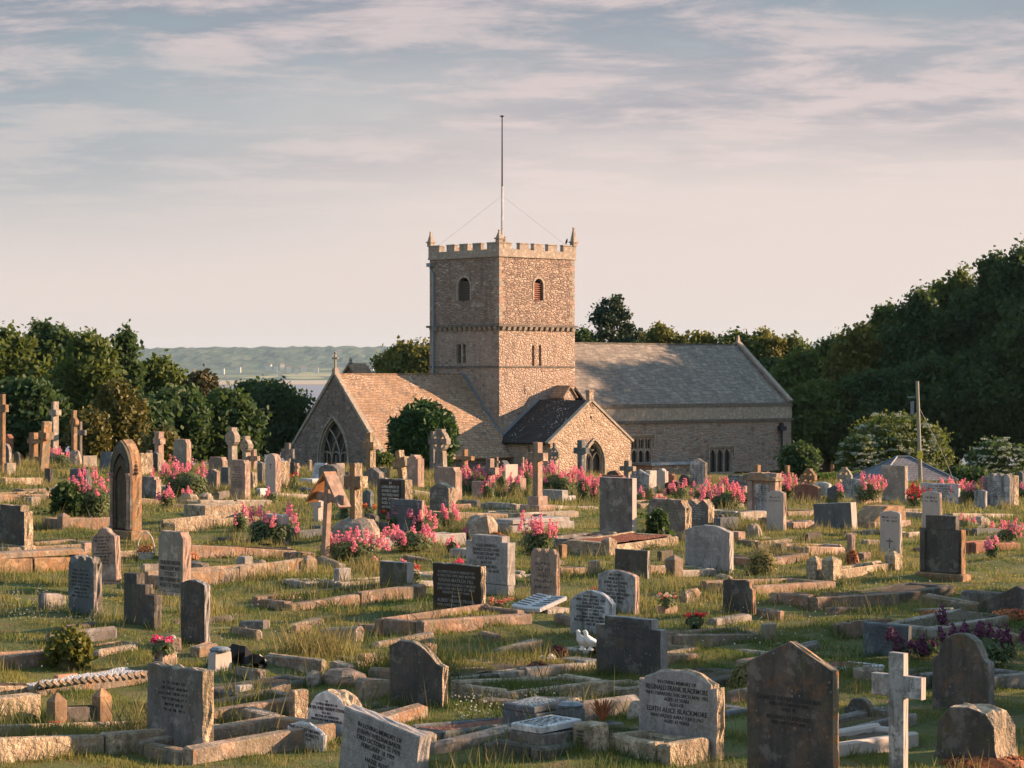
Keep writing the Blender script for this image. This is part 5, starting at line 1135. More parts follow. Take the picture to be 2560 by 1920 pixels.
S('seg',1720,1823,1836,1322,1438,'granite','wide grey headstone with a carved twig pattern at the right middle',side='pale',txt=['IN LOVING','MEMORY OF','JAMES WILLIAM','1889 - 1955'],ink='inkd',tz=(.35,.9),tw=.6)
S('flat',2047,2130,2147,1262,1330,'slate','dark blue slab leaning back left of the wedge shaped desk stone',ln=-4,side='pale',base=None)
S('seg',2312,2349,2357,1231,1345,'pale','pale war headstone with an oval badge in front of the white memorial',cross=1,side='pink',worn=2,tz=(.74,.9))
S('seg',2206,2249,2257,1277,1390,'pale','nearest pale war headstone with an anchor badge and a long carved cross',cross=1,side='pale',worn=2,tz=(.74,.9))
def desk():
    c,w,T,s,rz,p=place(2145,2160,2208,1322,T=1.3); t=thing('desk_tomb','brown wedge shaped desk tomb between the leaning slab and the war headstone','tomb',(c.x,c.y,G(c.x,c.y)),rz)
    MB().bbox(-.35,.35,0,1.2,-.2,.12,.01).build('base',M['pink'],t); MB().add([(-.3,.05,.121),(.3,.05,.121),(.3,1.1,.121),(-.3,1.1,.121),(-.3,.5,.42),(.3,.5,.42),(.3,1.05,.42),(-.3,1.05,.42)],[(0,3,2,1),(4,5,6,7),(0,1,5,4),(1,2,6,5),(2,3,7,6),(3,0,4,7)]).build('wedge',M['brown'],t)
desk()
def tiers(t,st,w,T,H,s):
    MB().bbox(-w*.36,w*.36,-.0,T*.9,H,H+34/s,.01).build('cap_stone',M['dark'],st)
    for x in (-w*.40,w*.40): MB().bbox(x-w*.06,x+w*.06,-.035,.02,.03,H*.96,.01).build('pilaster',M['dark'],st)
S('flat',2315,2403,2418,1329,1455,'dark','large blackened two tier monument with side pilasters at the right',side='brown',extra=tiers,base=(13,.06),name='tiered_monument')
S('step',-30,60,80,1272,1400,'dark','dark stepped monument cut off by the left edge, rough lit right side',side='rock',base=(28,.03),name='stepped_monument')
S('ogee',219,290,303,1320,1468,'pink','leaning curved top headstone with black lettering left of the gothic monument foot',side='pink',worn=9,ink='ink',ln=-4,base=(12,.0))
S('cap',384,456,476,1327,1492,'lime','tall pale headstone with a projecting cap, dark lettering and white cross',side='pink',txt=['','','','','OUR BELOVED DAUGHTER','PAMELA OLIVE MARY','STOKES','DIED 9TH JANUARY 1961','AGED 21 YEARS'],ink='ink',tz=(.06,.9),tw=.85,base=(12,.06))
S('scallop',155,233,253,1407,1545,'slate','eroded dark headstone with a broken top on the open grass at the left',side='grey',worn=8,ln=0,rough=.012,ink='ink')
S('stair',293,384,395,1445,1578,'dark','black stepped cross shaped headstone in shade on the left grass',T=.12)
S('seg',440,510,525,1458,1612,'dark','dark round topped headstone with a speckled side on the left grass',side='granite',worn=6,ink='inkg')
block(194,196,212,1382,1412,'lichen','short ochre marker post behind the eroded dark headstone',name='marker_post')
block(200,210,226,1358,1392,'pink','pink flower pot block beside the leaning curved headstone',name='vase_block')
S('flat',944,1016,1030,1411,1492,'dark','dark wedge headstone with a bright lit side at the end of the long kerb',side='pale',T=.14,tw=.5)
S('flat',1077,1201,1216,1410,1545,'black','big brown black headstone with white lettering for Regina Matilda Hill',side='rock',b=46,ink='inkd',txt=['IN AFFECTIONATE MEMORY OF','A DEVOTED WIFE AND MOTHER','REGINA MATILDA HILL','WHO PASSED PEACEFULLY ON HIGH','JUNE 20TH 1950 AGED 57 YEARS','REUNITED AT REST HOME','AND OF','ALBERT FRANKLYN HILL','WHO PASSED PEACEFULLY JUNE 20'],sizes=[1,1,1.35,1,1,.9,1,1.35,1],tz=(.18,.88),tw=.80,T=.10)
S('step',1162,1268,1289,1342,1490,'granite','mottled grey stepped headstone with black lettering for Sidney Wilfred',side='granite',txt=['','ALICE WINIFRED','DEARLY LOVED WIFE','WHO DIED 15TH MAY 1943','AGED 58 YEARS','ALSO OF','SIDNEY WILFRED','HUSBAND OF THE ABOVE'],ink='ink',tz=(.22,.92),tw=.62,base=(26,.0))
S('scallop',1326,1389,1401,1382,1518,'pink','purple stained headstone with a wavy top and red lit edge in the middle',side='kred',worn=5)
S('flat',1540,1617,1626,1383,1452,'dark','short speckled grey slab left of the wide twig patterned headstone',side='granite')
S('seg',1497,1587,1600,1436,1535,'marbled','white round cornered headstone with black lettering for Alice Innes',side='pink',ink='ink',txt=['IN LOVING','MEMORY OF','ANNIE ALICE INNES','DIED MAY 1937','AGED 70 YEARS','REUNITED WITH DAD','ALBERT INNES','DIED 1950'],tw=.85,tz=(.15,.93))
S('sego',1427,1529,1542,1484,1596,'marbled','streaked black and white headstone with lettering for Frederick Haskell',side='white',ink='ink',txt=['JOHN EVANS','WHO DIED 21ST DEC 1930','AGED 70 YEARS','ALSO FREDERICK HASKELL','WHO DIED 4TH MAY 1952','AGED 55 YEARS','AND MARY ANN HASKELL','BELOVED WIFE OF THE ABOVE','AGED 80'],tw=.85,tz=(.18,.9))
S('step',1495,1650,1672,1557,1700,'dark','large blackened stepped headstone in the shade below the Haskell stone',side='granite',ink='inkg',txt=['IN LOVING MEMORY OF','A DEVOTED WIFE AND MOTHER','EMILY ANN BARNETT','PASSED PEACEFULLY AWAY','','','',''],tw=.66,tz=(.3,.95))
S('worn',1812,1880,1891,1453,1536,'dark','small eroded black headstone standing before the orange lit kerb',side='brown')
S('flat',2172,2270,2284,1559,1640,'slate','low slate tablet lettered for Mervyn behind the mauve flowers at the right',txt=['IN LOVING MEMORY','MERVYN JOHN','DIED AUGUST 1981 AGED 27','OUR SON','AT REST','ALSO'],ink='inkg',tz=(.2,.92),tw=.75)
S('flat',2118,2128,2140,1338,1392,'pink','short lit post with a bronze plant at the right middle',side='pink',name='marker_post')
# foreground
S('wave',965,1105,1122,1603,1768,'dark','dark wave topped headstone with a chiselled lit edge in the lower middle',side='rock',rough=.012)
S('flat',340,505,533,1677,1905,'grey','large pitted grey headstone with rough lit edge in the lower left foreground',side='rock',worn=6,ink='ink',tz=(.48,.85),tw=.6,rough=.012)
S('round',757,868,895,1732,1850,'white','white round topped headstone lettered for the Rev Philip Andrew Stewart',side='rock',ink='ink',T=.20,txt=['IN','LOVING MEMORY OF','THE REV. PHILIP ANDREW STEWART','M.A. M.C.','RECTOR OF SWINDON','WITH ELMSTONE HARDWICKE','1942 - 1951','DIED APRIL 8TH','AGED 66 YEARS'],sizes=[.8,.9,1.2,.9,.9,.9,.9,.9,.9],tw=.96,tz=(.10,.82))
S('shoulder',705,805,812,1812,1885,'white','small white tablet leaning before the Stewart headstone, lettered for Ruth',ink='ink',ln=4,txt=['AND ALSO OF HIS WIFE','RUTH (NEE BORRETT)','DIED 1979',''],tw=.86,tz=(.15,.85))
S('flat',826,1030,1062,1800,1985,'granite','leaning grey granite headstone lettered for William Baker at the bottom',side='granite',ln=9,ink='ink',txt=['IN LOVING MEMORY OF','JOSEPH WILLIAM BAKER','DIED OCTOBER 22 1970','FEBRUARY 18 1909','ALSO','HAZEL ROSE','WIFE OF'],tw=.75,tz=(.25,.88))
S('shoulder',1607,1790,1811,1690,1908,'granite','red grey granite headstone lettered for Reginald Frank Blackmore',side='rock',ink='ink',T=.105,txt=['IN LOVING MEMORY OF','REGINALD FRANK BLACKMORE','WHO DEPARTED THIS LIFE 27 NOV. 1953','AGED 52 YEARS','ALSO OF','EDITH ALICE BLACKMORE','WHO PASSED AWAY 3 JULY 1967','AGED 67 YEARS'],sizes=[.9,1.3,.9,.9,.9,1.3,.9,.9],tw=.80,tz=(.34,.87))
S('gable',1886,2080,2102,1630,1990,'cleg','large dark pointed headstone with orange lichened edge, lettered for Cleghorn',side='lichen',ink='ink',txt=['CHARLES PATON CLEGHORN','DIED 15TH MARCH 1937','AGED 70','','RICHARD CLEGHORN','DIED 19TH OCTOBER'],sizes=[1.2,.9,.9,.6,1.1,.9],tw=.74,tz=(.40,.61))
X(2225,2257,2275,1634,1995,2187,2311,1690,1745,'marbled','streaky white stone cross with a warm lit edge at the lower right',side='pale',name='cross_headstone')
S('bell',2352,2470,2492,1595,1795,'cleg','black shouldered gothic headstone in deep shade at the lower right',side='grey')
S('rough',2358,2490,2560,1775,1925,'dark','rough rock faced headstone with a warm chiselled corner at the lower right edge',side='rock',rough=.03)
S('bell',2120,2180,2194,1745,1822,'dark','small black curved headstone in shade between the pointed stone and white cross',side='grey')
S('gable',2480,2640,2655,1462,1545,'dark','wide black gabled headstone cut off by the right edge')
# vases, blocks, ornaments
block(372,403,445,1631,1680,'granite','tapered granite vase block lettered in loving memory behind the pitted headstone',side='pink',tp=.12,txt=['IN','LOVING','MEMORY'],name='vase_block',cat='vase')
block(510,535,581,1632,1682,'granite','plain tapered stone vase block beside the black sheet',side='pale',tp=.1,name='vase_block',cat='vase',lid='lead')
block(578,610,640,1395,1437,'granite','tapered granite vase on the red bark grave',side='granite',tp=.17,name='vase_block',cat='vase')
block(1640,1662,1697,1516,1540,'dark','small stone flower block carrying faded pink flowers',side='pink',name='vase_block',cat='vase')
block(1389,1428,1466,1770,1832,'pink','polished square vase block lettered Hedowch with a silver lid',side='slate',txt=['HEDOWCH'],lid='lead',name='vase_block',cat='vase')
block(1427,1476,1530,1816,1880,'granite','rough vase block lettered Dare holding orange dried twigs',side='rock',tp=.05,txt=['ANNIE','CLARA','DARE','1872-1957'],name='vase_block',cat='vase')
block(595,597,632,1714,1745,'granite','pitted square vase block left of the lit post',side='granite',name='vase_block',cat='vase')
block(2225,2229,2252,1350,1372,'pink','small square stone peg beside the nearest war headstone') if 0 else None
block(832,846,876,1421,1468,'granite','square granite corner post left of the wedge headstone',side='granite',name='corner_post')
block(1402,1404,1419,1362,1396,'brown','short orange lit stone post behind the wavy topped headstone',name='corner_post')
block(1470,1478,1501,1402,1438,'pink','short stone post between the wavy topped and speckled headstones',name='corner_post')
block(1911,1914,1946,1560,1610,'lime','stone post at the end of the kerb with red flowers',name='corner_post')
block(730,735,770,1728,1818,'lime','tall pale chiselled post left of the Stewart headstone',side='rock',name='corner_post')
block(640,650,668,1222,1242,'white','small white marble box right of the tall reddish headstone',name='vase_block',cat='vase')
block(1355,1405,1421,1228,1258,'granite','low pale block pair in front of the dark wheel cross'); block(1418,1421,1440,1240,1256,'white','small pale cube beside the low block before the porch')
block(2135,2158,2212,1240,1262,'slate','stone planter full of pink valerian left of the tall square headstone',side='pink',name='planter',cat='planter')
block(1785,1800,1852,1296,1326,'slate','dark stone chest behind the grass left of the badge war headstone',name='chest_tomb',cat='tomb')
block(450,512,588,1265,1308,'slate','raised stone tomb with a bright rough side at the left middle',side='rock',name='chest_tomb',cat='tomb',T=1.0)
block(650,704,722,1290,1365,'grey','squat headstone hidden in the bushy valerian left of the roofed cross',side='pale',name='gravestone',cat='gravestone')
block(130,143,190,1690,1712,'terra','left square terracotta trough on the rope edged grave',name='plant_trough',cat='planter'); block(270,298,343,1688,1712,'terra','right square terracotta trough on the rope edged grave',name='plant_trough',cat='planter')
block(1400,1460,1500,1652,1680,'slate','low dark block under the pair of white doves')
block(-60,-20,84,1752,1804,'rock','lower of two stacked rock faced blocks at the left edge',side='rock'); 
block(540,560,585,1345,1362,'dark','little dark stone on the lichened kerb left of the bushy valerian')
rock(895,1345,110,40,'boulder base beside the rugged cross',seed=2) if 0 else None
rock(1205,1345,100,58,'big rough boulder stone behind the stepped grey headstone',mat='boulder',seed=3,cat='boulder')
rock(470,1262,55,28,'dark rounded boulder left of the tall reddish headstone',seed=5); rock(515,1255,40,22,'smaller pale boulder left of the tall reddish headstone',seed=6)
rock(785,1714,52,32,'round lichened boulder in the lower middle',seed=7); rock(860,1706,130,34,'long brown boulder behind the round lichened one',mat='kred',seed=8)
rock(650,1432,44,30,'brown boulder on the red bark grave',seed=9); rock(1885,1345,40,36,'bronze tufted boulder by the twig patterned headstone',seed=10)
rock(1590,1798,50,44,'pointed grey boulder behind the dried twigs',seed=11); rock(2450,1322,70,30,'flat brown boulder at the right behind pink flowers',seed=12)
def book():
    c,w,T,s,rz,p=place(1285,1345,1378,1536); t=thing('stone_book','open white marble book lying on the grass beside the Hill headstone','book',(c.x,c.y,G(c.x,c.y)),rz-.1)
    for sg in (-1,1):
        b=MB().bbox(0,.30,-.02,.42,0,.05,.01); b.v=[(sg*x,y,z+.03+x*.05+(y*.30)) for x,y,z in b.v]
        if sg<0: b.f=[tuple(reversed(f)) for f in b.f]
        pg=b.build('page',M['white'],t)
        l=MB()
        for i in range(6): y=.05+i*.06; l.box(sg*.05 if sg>0 else -.27,sg*.05+.22 if sg>0 else -.05,y,y+.018,.0,.003)
        l.v=[(x,y,z+.083+abs(x)*.05+y*.30) for x,y,z in l.v]; l.build('worn_inscription',M['inkg'],pg)
    MB().box(-.32,.32,.1,.44,-.1,.07).build('base',M['pale'],t)
book()
def tablet(xl,xr,yb,wd,ln,tilt,mat,label,ink,n):
    p=P(xr,yb); t=thing('memorial_tablet',label,'tablet',p,R(-B0)); s=F/p.y
    M_=Matrix.Rotation(R(tilt),4,'X'); b=MB().bbox(-wd,0,0,ln,0,.05,.008,M=M_); b.v=[(x,y,z+.16) for x,y,z in b.v]; q=b.build('tablet',M[mat],t)
    l=MB(); r=random.Random(int(xl))
    for i in range(n):
        y=ln*(.12+.78*i/n); x=-wd*.86
        while x<-wd*.14: k=r.uniform(.02,.08); l.box(x,min(x+k,-wd*.12),y,y+ln/n*.35,.050,.052,M=M_); x+=k+.02
    l.v=[(x,y,z+.16) for x,y,z in l.v]; l.build('worn_inscription',M[ink],q)
    MB().bbox(-wd-.02,.02,.0,ln,-.2,.155,.01).build('base',M['slate' if mat!='white' else 'grey'],t)
tablet(1240,1335,1835,.38,.40,4,'slate','sloping grey tablet with pale writing on the Hedowch grave','inkw',9)
tablet(1265,1353,1893,.35,.45,3,'white','sloping white tablet with dark writing at the bottom centre','ink',8)
def doves():
    p=P(1470,1660)+Vector((0,.12,.13))
    for i,(dx,sg,rz,lb) in enumerate(((-.055,1,R(35),'left white dove ornament facing right on a low dark block'),(.03,1,R(10),'right white dove ornament with a long tail beside the first dove'))):
        t=thing('dove_ornament',lb,'ornament',p+Vector((dx,-.03*i,0)),rz,'pair of white doves')
        prof=[(.15,.05,.004),(.10,.055,.020),(.05,.075,.040),(0,.095,.050),(-.035,.13,.042),(-.05,.165,.024),(-.052,.19,.025),(-.062,.205,.022),(-.08,.21,.006)]
        MB().tube([(x,0,z) for x,z,_ in prof],[r for *_,r in prof],10).build('body',M['feather'],t,smooth=True)
        MB().tube([(-.078,0,.205),(-.095,0,.20)],[.006,.001],5).build('beak',M['yellow'],t); MB().lathe([(.03,0),(.035,.01),(.01,.06)],8).build('foot',M['feather'],t)
        for e in (-1,1): MB().tube([(-.01,e*.045,.11),(.05,e*.042,.085),(.13,e*.02,.06)],[.012,.022,.003],6).build('wing',M['feather'],t,smooth=True)
doves()
def basket():
    p=P(365,1402); t=thing('wicker_basket','white wicker basket with a tall hoop handle of dead plants by the gothic monument','basket',p); 
    MB().lathe([(.10,0),(.14,.12),(.15,.13),(.13,.125)],16).build('bowl',M['wicker'],t); MB().tube([(.14*math.cos(a),0,.12+.34*math.sin(a)) for a in np.linspace(0,math.pi,13)],.010,5).build('handle',M['wicker'],t)
    rng=np.random.RandomState(1); npobj('dead_plants',petals([(0,0,.17),(.05,0,.2),(-.06,0,.18)],.09,60,.035,rng),4,M['sedum'],t)
basket()
def twigs():
    p=P(1500,1870)+Vector((.02,.06,.19)); t=thing('dried_twigs','fan of orange dried twigs standing in the Dare vase','dried flowers',p); r=random.Random(2); b=MB()
    for i in range(46): a=r.uniform(0,6.28); d=r.uniform(.01,.11); h=r.uniform(.10,.2); b.tube([(0,0,0),(d*.5*math.cos(a),d*.3*math.sin(a),h*.6),(d*math.cos(a),d*.5*math.sin(a),h)],[.004,.004,.003],4)
    b.build('stems',M['twig'],t)
twigs()
def vasecup():
    p=P(1545,1882)+Vector((0,.08,.02)); t=thing('cream_pot','small cream ceramic pot beside the Dare vase','pot',p); MB().lathe([(.045,-.03),(.05,.03),(.03,.045),(.05,.06),(.055,.11),(.045,.11),(.04,.07)],14).build('body',M['cream'],t,smooth=True)
vasecup()
def blacksheet():
    p=P(590,1665); t=thing('black_sheet','crumpled black plastic sheet lying on the grass in the lower left','plastic sheet',p); rg=random.Random(5); n=9; V=[(-.30+.6*i/n,-.12+.24*j/n+.1*rg.random()*(i%2),.10*math.sin(i*.9+j)*rg.random()+.14*math.sin(math.pi*i/n)*math.sin(math.pi*min(1,(j+1)/n))) for j in range(n+1) for i in range(n+1)]
    b=MB().add(V,[(j*(n+1)+i,j*(n+1)+i+1,(j+1)*(n+1)+i+1,(j+1)*(n+1)+i) for j in range(n) for i in range(n)]); b.build('sheet',M['plastic'],t)
blacksheet()
# ------------------------------------------------------------------ kerbed graves: K(near x, far x, base y, height, short side)
K=kerb
K(728,1052,1535,32,112,'kred','long rust stained kerbed grave in front of the wedge headstone',fill='tall',end=1)
K(1055,1330,1592,34,125,'kred','kerbed grave with orange lichen in front of the Hill headstone',fill='tall')
K(408,748,1475,38,60,'kerb','grave filled with red bark chips left of the long rusty kerb',fill='bark_ch',posts=[(0,1,.08,.20)])
K(475,722,1392,28,90,'kred','lichen blotched kerb in front of the bushy valerian',fill='grass',level=.9)
K(435,608,1332,26,40,'rock','pale rough plinth under the raised tomb',fill='grass')
K(500,665,1268,16,50,'kpale','low pale kerb under the tall reddish headstone')
K(1880,2118,1492,26,120,'kred','orange lit kerb behind the small eroded black headstone',fill='tall',gd=.8)
K(2040,2282,1525,34,105,'kred','rusty thick kerb on the open grass at the right',fill='grass',level=.9)
K(2080,2270,1452,26,45,'rock','rough kerb with two pointed corner posts at the right',fill='tall',posts=[(0,0,.14,.22),(0,1,.14,.2),(1,0,.12,.2)])
K(1690,1925,1622,34,60,'kerb','pale blotched kerb in front of the red potted flowers',fill='tall',level=.8)
K(1270,1545,1760,34,150,'rock','rough kerb crossing the lower middle behind the Hedowch vase',fill='tall')
K(1110,1432,1693,14,120,'kpale','thin white kerb in the shade beneath the rusty orange one',fill='grass',th=.06,level=.8)
K(1130,1500,1712,22,150,'kpale','pale kerb with a purple heather on it left of the doves',fill='grass',level=.9)
K(1116,1430,1852,22,92,'slate','smooth slate kerb of the Hedowch grave with brown gravel',fill='redgr',th=.05,level=.75)
K(1350,1700,1905,30,150,'dark','dark kerb of the Dare grave at the bottom centre',fill='grass')
K(1668,1782,1920,58,150,'rock','bright rough kerb end at the foot of the Blackmore headstone',fill='grass',level=.4)
K(-60,492,1908,60,200,'rock','massive rough lit kerb along the bottom left corner',fill='tall',level=.4,gh=.8)
K(480,818,1920,44,180,'kerb','ochre lit kerb in front of the Ruth tablet at the bottom',fill='tall',level=.3)
K(530,738,1815,44,110,'kred','orange lit kerb left of the tall chiselled post',fill='tall',level=.5)
K(95,345,1748,24,90,'kerb','grave with a twisted rope kerb and white chippings in the lower left',fill='chips',th=.06,level=.9,rope=True)
K(137,245,1820,48,22,'dark','dark kerb between two pointed posts in the lower left',fill='redgr',posts=[(0,0,.07,.13),(0,1,.07,.13)],pm='brown')
K(-80,145,1682,34,60,'kred','lit kerb behind the ivy bush at the lower left edge',fill='tall')
K(-90,60,1748,32,60,'rock','upper of two stacked rough kerbs at the lower left edge',level=.9)
K(-60,180,1436,36,60,'brown','broad coped tomb slab at the left edge below the stepped monument',slabtop='kerb')
K(2340,2570,1600,26,120,'kpale','pale kerb at the right edge edged with red sedum',fill='tall',level=.9)
K(2105,2333,1865,40,100,'grey','thick grey kerb crossing behind the white cross',fill='tall'); K(2090,2340,1905,44,110,'pale','white pitted kerb at the foot of the white cross',fill='grass')
K(2240,2420,1512,24,110,'dark','dark kerb in front of the blackened two tier monument',fill='grass',level=.8)
K(2045,2240,1690,14,90,'white','thin white marble kerb round red gravel right of the pointed dark headstone',fill='redgr',th=.05,level=.8)
K(2140,2250,1600,40,50,'kred','lit brown kerb left of the Mervyn tablet',fill='tall')
K(1700,1800,1445,24,60,'kpale','pale kerb at the foot of the wide twig patterned headstone',fill='tall')
K(1525,1706,1390,30,120,'rock','lit rough kerb in front of the tallest plain slab',fill='bark_ch',posts=[(0,0,.05,.2)],level=.95)
K(1432,1520,1372,28,50,'grey','grey kerb with a scooped edge left of the tallest plain slab',fill='sedum')
K(1400,1480,1442,20,70,'kred','orange kerb right of the wavy topped headstone',fill='tall')
K(1625,1700,1435,22,50,'kred','short orange kerb right of the speckled slab',fill='tall',posts=[(0,1,.06,.2)])
K(1280,1440,1335,26,60,'granite','flat grey granite coffin slab behind the middle valerian',slabtop='granite')
K(930,1160,1380,30,60,'granite','long dark granite kerb behind the wild grass in the middle',fill='tall')
K(1120,1330,1460,18,120,'kpale','lit kerb beneath the stepped grey headstone',fill='tall')
K(590,735,1310,18,90,'kred','sandy kerb left of the roofed wooden cross',fill='tall')
K(745,815,1352,30,50,'slate','dark slate kerb just behind the roofed cross post',fill='tall')
K(12,92,1212,20,12,'rock','short rough lit kerb at the far left','grass'); K(60,150,1245,22,40,'kred','lichened kerb in the tall grass at the far left',fill='tall')
K(160,262,1325,26,70,'kred','orange kerb in front of the gothic monument',fill='tall',posts=[(0,0,.06,.18)])
K(-20,110,1255,18,60,'kerb','low mossy kerb below the far left headstones',fill='tall')
K(20,215,1395,22,90,'kerb','ochre kerb behind the coped tomb slab',fill='tall')
K(1300,1450,1300,16,90,'kpale','lit kerbs stepping down from the tallest yellowish cross',fill='tall'); K(1290,1500,1275,14,90,'kpale','pale low kerb in front of the porch valerian',fill='tall')
K(1140,1270,1300,16,70,'kerb','ochre kerb below the chunky grey cross',fill='tall'); K(1060,1175,1275,12,60,'kred','rusty low kerb beside the wide purple grey headstone',fill='tall')
K(690,800,1245,14,60,'kpale','pale kerb in front of the carved cross war headstone',fill='tall'); K(820,930,1262,14,50,'kerb','small kerb behind the black lettered headstone',fill='tall')
K(1850,1925,1300,20,90,'kpale','kerb with wild grass before the framed monument',fill='tall'); K(1970,2060,1292,16,90,'kerb','sandy kerb below the dark red headstone',fill='tall')
K(1960,2055,1322,20,60,'pink','pink kerb behind the leaning dark blue slab',fill='tall'); K(2020,2135,1392,28,60,'pink','broken coped pink kerb with bronze plants at the right',fill='tall')
K(2270,2400,1345,16,100,'kpale','pale kerb behind the blackened two tier monument',fill='tall'); K(2380,2570,1300,14,110,'kpale','long white kerb in front of the far right pillars',fill='tall')
K(2440,2580,1385,30,60,'red','dark red kerb in front of the flat boulder at the right',fill='tall'); K(2440,2600,1340,18,60,'slate','dark kerb among pink valerian at the right edge',fill='tall')
K(1600,1700,1275,16,80,'kerb','lit kerb left of the double peaked headstone',fill='tall'); K(1770,1870,1268,14,90,'kpale','kerb swallowed by valerian and grass before the nave',fill='tall')
K(1910,2035,1420,20,110,'kred','low sandy kerb in the grass right of the twig patterned headstone',fill='tall',level=.9)
K(1900,1990,1370,16,60,'kerb','half sunk kerb in the wild grass before the badge war headstone',fill='tall',gh=1.3)
K(310,420,1258,14,50,'kerb','kerb under the middle left valerian',fill='tall'); K(420,505,1232,14,50,'kpale','pale kerb before the short grey headstone',fill='tall')
K(1560,1690,1745,22,110,'rock','rough grey kerb behind the Blackmore headstone',fill='tall'); K(1760,1900,1720,12,120,'dark','sunken dark kerb in the shade left of the pointed dark headstone',fill='tall')
K(1780,1895,1805,12,120,'slate','half buried slate kerb beside the pointed dark headstone',fill='tall')
K(1050,1340,1928,20,100,'wood','weathered brown board edge at the bottom centre',fill='dirt') if 0 else None
K(590,770,1750,16,90,'dark','low dark kerb behind the orange lit kerb',fill='tall'); K(860,1010,1660,14,90,'dark','dark low kerb left of the wave topped headstone',fill='tall')
K(2440,2620,1730,34,120,'grey','mottled grey kerb in the shade at the right edge',fill='tall')
K(850,1010,1470,14,60,'kpale','low pale kerb left of the wedge headstone',fill='tall'); K(1030,1130,1470,20,50,'granite','granite kerb between the wedge headstone and the stepped grey one',fill='tall')
K(760,870,1475,18,60,'granite','sunken granite kerb beside the square corner post',fill='tall'); K(1180,1290,1395,20,60,'granite','grey kerb left of the middle valerian',fill='tall')
K(1620,1760,1650,10,80,'kerb','half buried kerb in the shaded grass right of the blackened stepped headstone',fill='tall'); K(1700,1760,1500,10,50,'kerb','little sunken kerb by the pale flower block',fill='tall')
K(560,690,1880,26,90,'dark','shaded dark kerb left of the Ruth tablet',fill='tall'); K(200,330,1640,8,60,'kerb','almost buried kerb on the shaded grass at the left',fill='tall')
K(850,1000,1800,10,70,'kerb','buried kerb edge right of the Stewart headstone',fill='tall'); K(2290,2400,1700,18,60,'dark','black kerb behind the white cross',fill='tall')
K(1470,1600,1640,12,70,'kpale','pale kerb behind the doves',fill='grass'); K(640,760,1395,12,40,'kred','brown kerb in front of the leafy squat headstone',fill='tall')
K(1035,1130,1240,14,50,'kpale','pale kerb in front of the large wheel headed cross',fill='tall'); K(560,640,1360,8,40,'kerb','tiny low kerb before the bushy valerian',fill='tall')
S('flat',1178,1212,1222,1205,1250,'pink','small pink slab just right of the wide purple grey headstone'); S('round',1290,1300,1308,1190,1235,'lime','little rounded stone under the pink valerian by the tallest yellowish cross')
S('gable',1475,1492,1500,1196,1238,'grey','small grey headstone half hidden by the deep pink valerian'); S('flat',1405,1420,1430,1198,1240,'brown','small brown stone behind the wide pink valerian')
S('round',1790,1806,1814,1210,1250,'pink','small rounded stone among the valerian under the nave window'); S('flat',1845,1862,1870,1215,1250,'lime','small lit slab left of the framed monument foot')
S('gable',905,925,934,1225,1275,'slate','small dark gabled stone behind the rugged cross arm'); S('flat',862,872,880,1180,1222,'grey','narrow grey stone behind the rugged cross top')
S('seg',480,500,508,1190,1232,'pale','small pale rounded headstone right of the bushy valerian'); S('flat',108,124,132,1172,1210,'dark','short dark slab in the tall grass under the tall thin cross')
S('seg',2440,2462,2470,1225,1272,'marbled','small pale headstone left of the far right pillars'); S('flat',2280,2296,2303,1215,1255,'brown','small brown slab right of the tall square headstone')
block(1820,1845,1866,1330,1356,'lime','weathered stone block in the wild grass right of the twig patterned headstone',side='pink'); block(1905,1925,1948,1296,1322,'brown','broken brown stone at the foot of the badge war headstone'); block(1560,1580,1600,1395,1420,'pink','small lit block right of the speckled slab'); block(60,78,98,1245,1268,'lime','weathered block on the low mossy kerb at the left'); block(690,712,738,1480,1500,'granite','low granite lump at the end of the red bark grave') if 0 else None
block(1190,1215,1250,1690,1712,'dark','small dark block on the pale shaded kerb'); block(870,893,915,1655,1682,'dark','square dark block with a lit rough side left of the wave topped headstone',side='rock')
# ------------------------------------------------------------------ flowers
V=valerian
V(225,1165,110,1290,'large pink valerian at the left beside the gothic monument',1,26,bush=2)
V(150,1115,55,1165,'red pink valerian by the rock based wheel cross',2,16)
V(465,1135,115,1245,'bushy pink valerian in front of the square topped headstone',3,28,bush=2.2)
V(418,1155,50,1200,'small pink valerian left of the bushy one',4,10,bush=.6)
V(418,1208,45,1270,'pink spikes between the gothic monument and the boulders',5,9,bush=.8); V(462,1215,30,1262,'two pink valerian heads near the raised tomb',6,5,bush=.5)
V(675,1250,115,1362,'bushy valerian with grey green leaves left of the roofed cross',7,20,bush=2.6)
V(885,1315,140,1405,'pink valerian around the boulder of the rugged cross',8,30,bush=1.2); V(1030,1300,110,1378,'row of pink valerian over the granite kerb',9,22,bush=1)
V(1050,1255,60,1335,'tall pink valerian before the broad blue grey slab',10,12,bush=.6); V(1120,1255,55,1325,'pink valerian beside the grey gabled headstone',11,12,bush=.8)
V(1163,1320,22,1352,'single pink valerian spike before the big boulder',12,4,bush=.2); V(930,1390,120,1425,'low leafy valerian with few flowers in the middle',13,5,bush=2.2,fol=.9)
V(1185,1152,80,1240,'bright pink valerian left of the chunky grey cross',14,28,bush=1.6); V(1255,1160,30,1232,'pink valerian between the chunky cross and pale block',15,8)
V(1312,1148,50,1225,'pink valerian left of the tallest yellowish cross',16,16,bush=1); V(1392,1150,95,1240,'wide pink valerian right of the tallest yellowish cross',17,34,bush=2)
V(1458,1165,36,1250,'pink valerian at the foot of the slim blue grey cross',18,14,bush=1.2); V(1488,1185,44,1252,'deep pink valerian left of the tallest plain slab',19,18,bush=1)
V(1345,1275,85,1392,'pink valerian with long stems above the wavy topped headstone',20,20,bush=1.6)
V(1640,1235,34,1268,'small pink valerian on the ivy grown headstone',21,4,bush=.3)
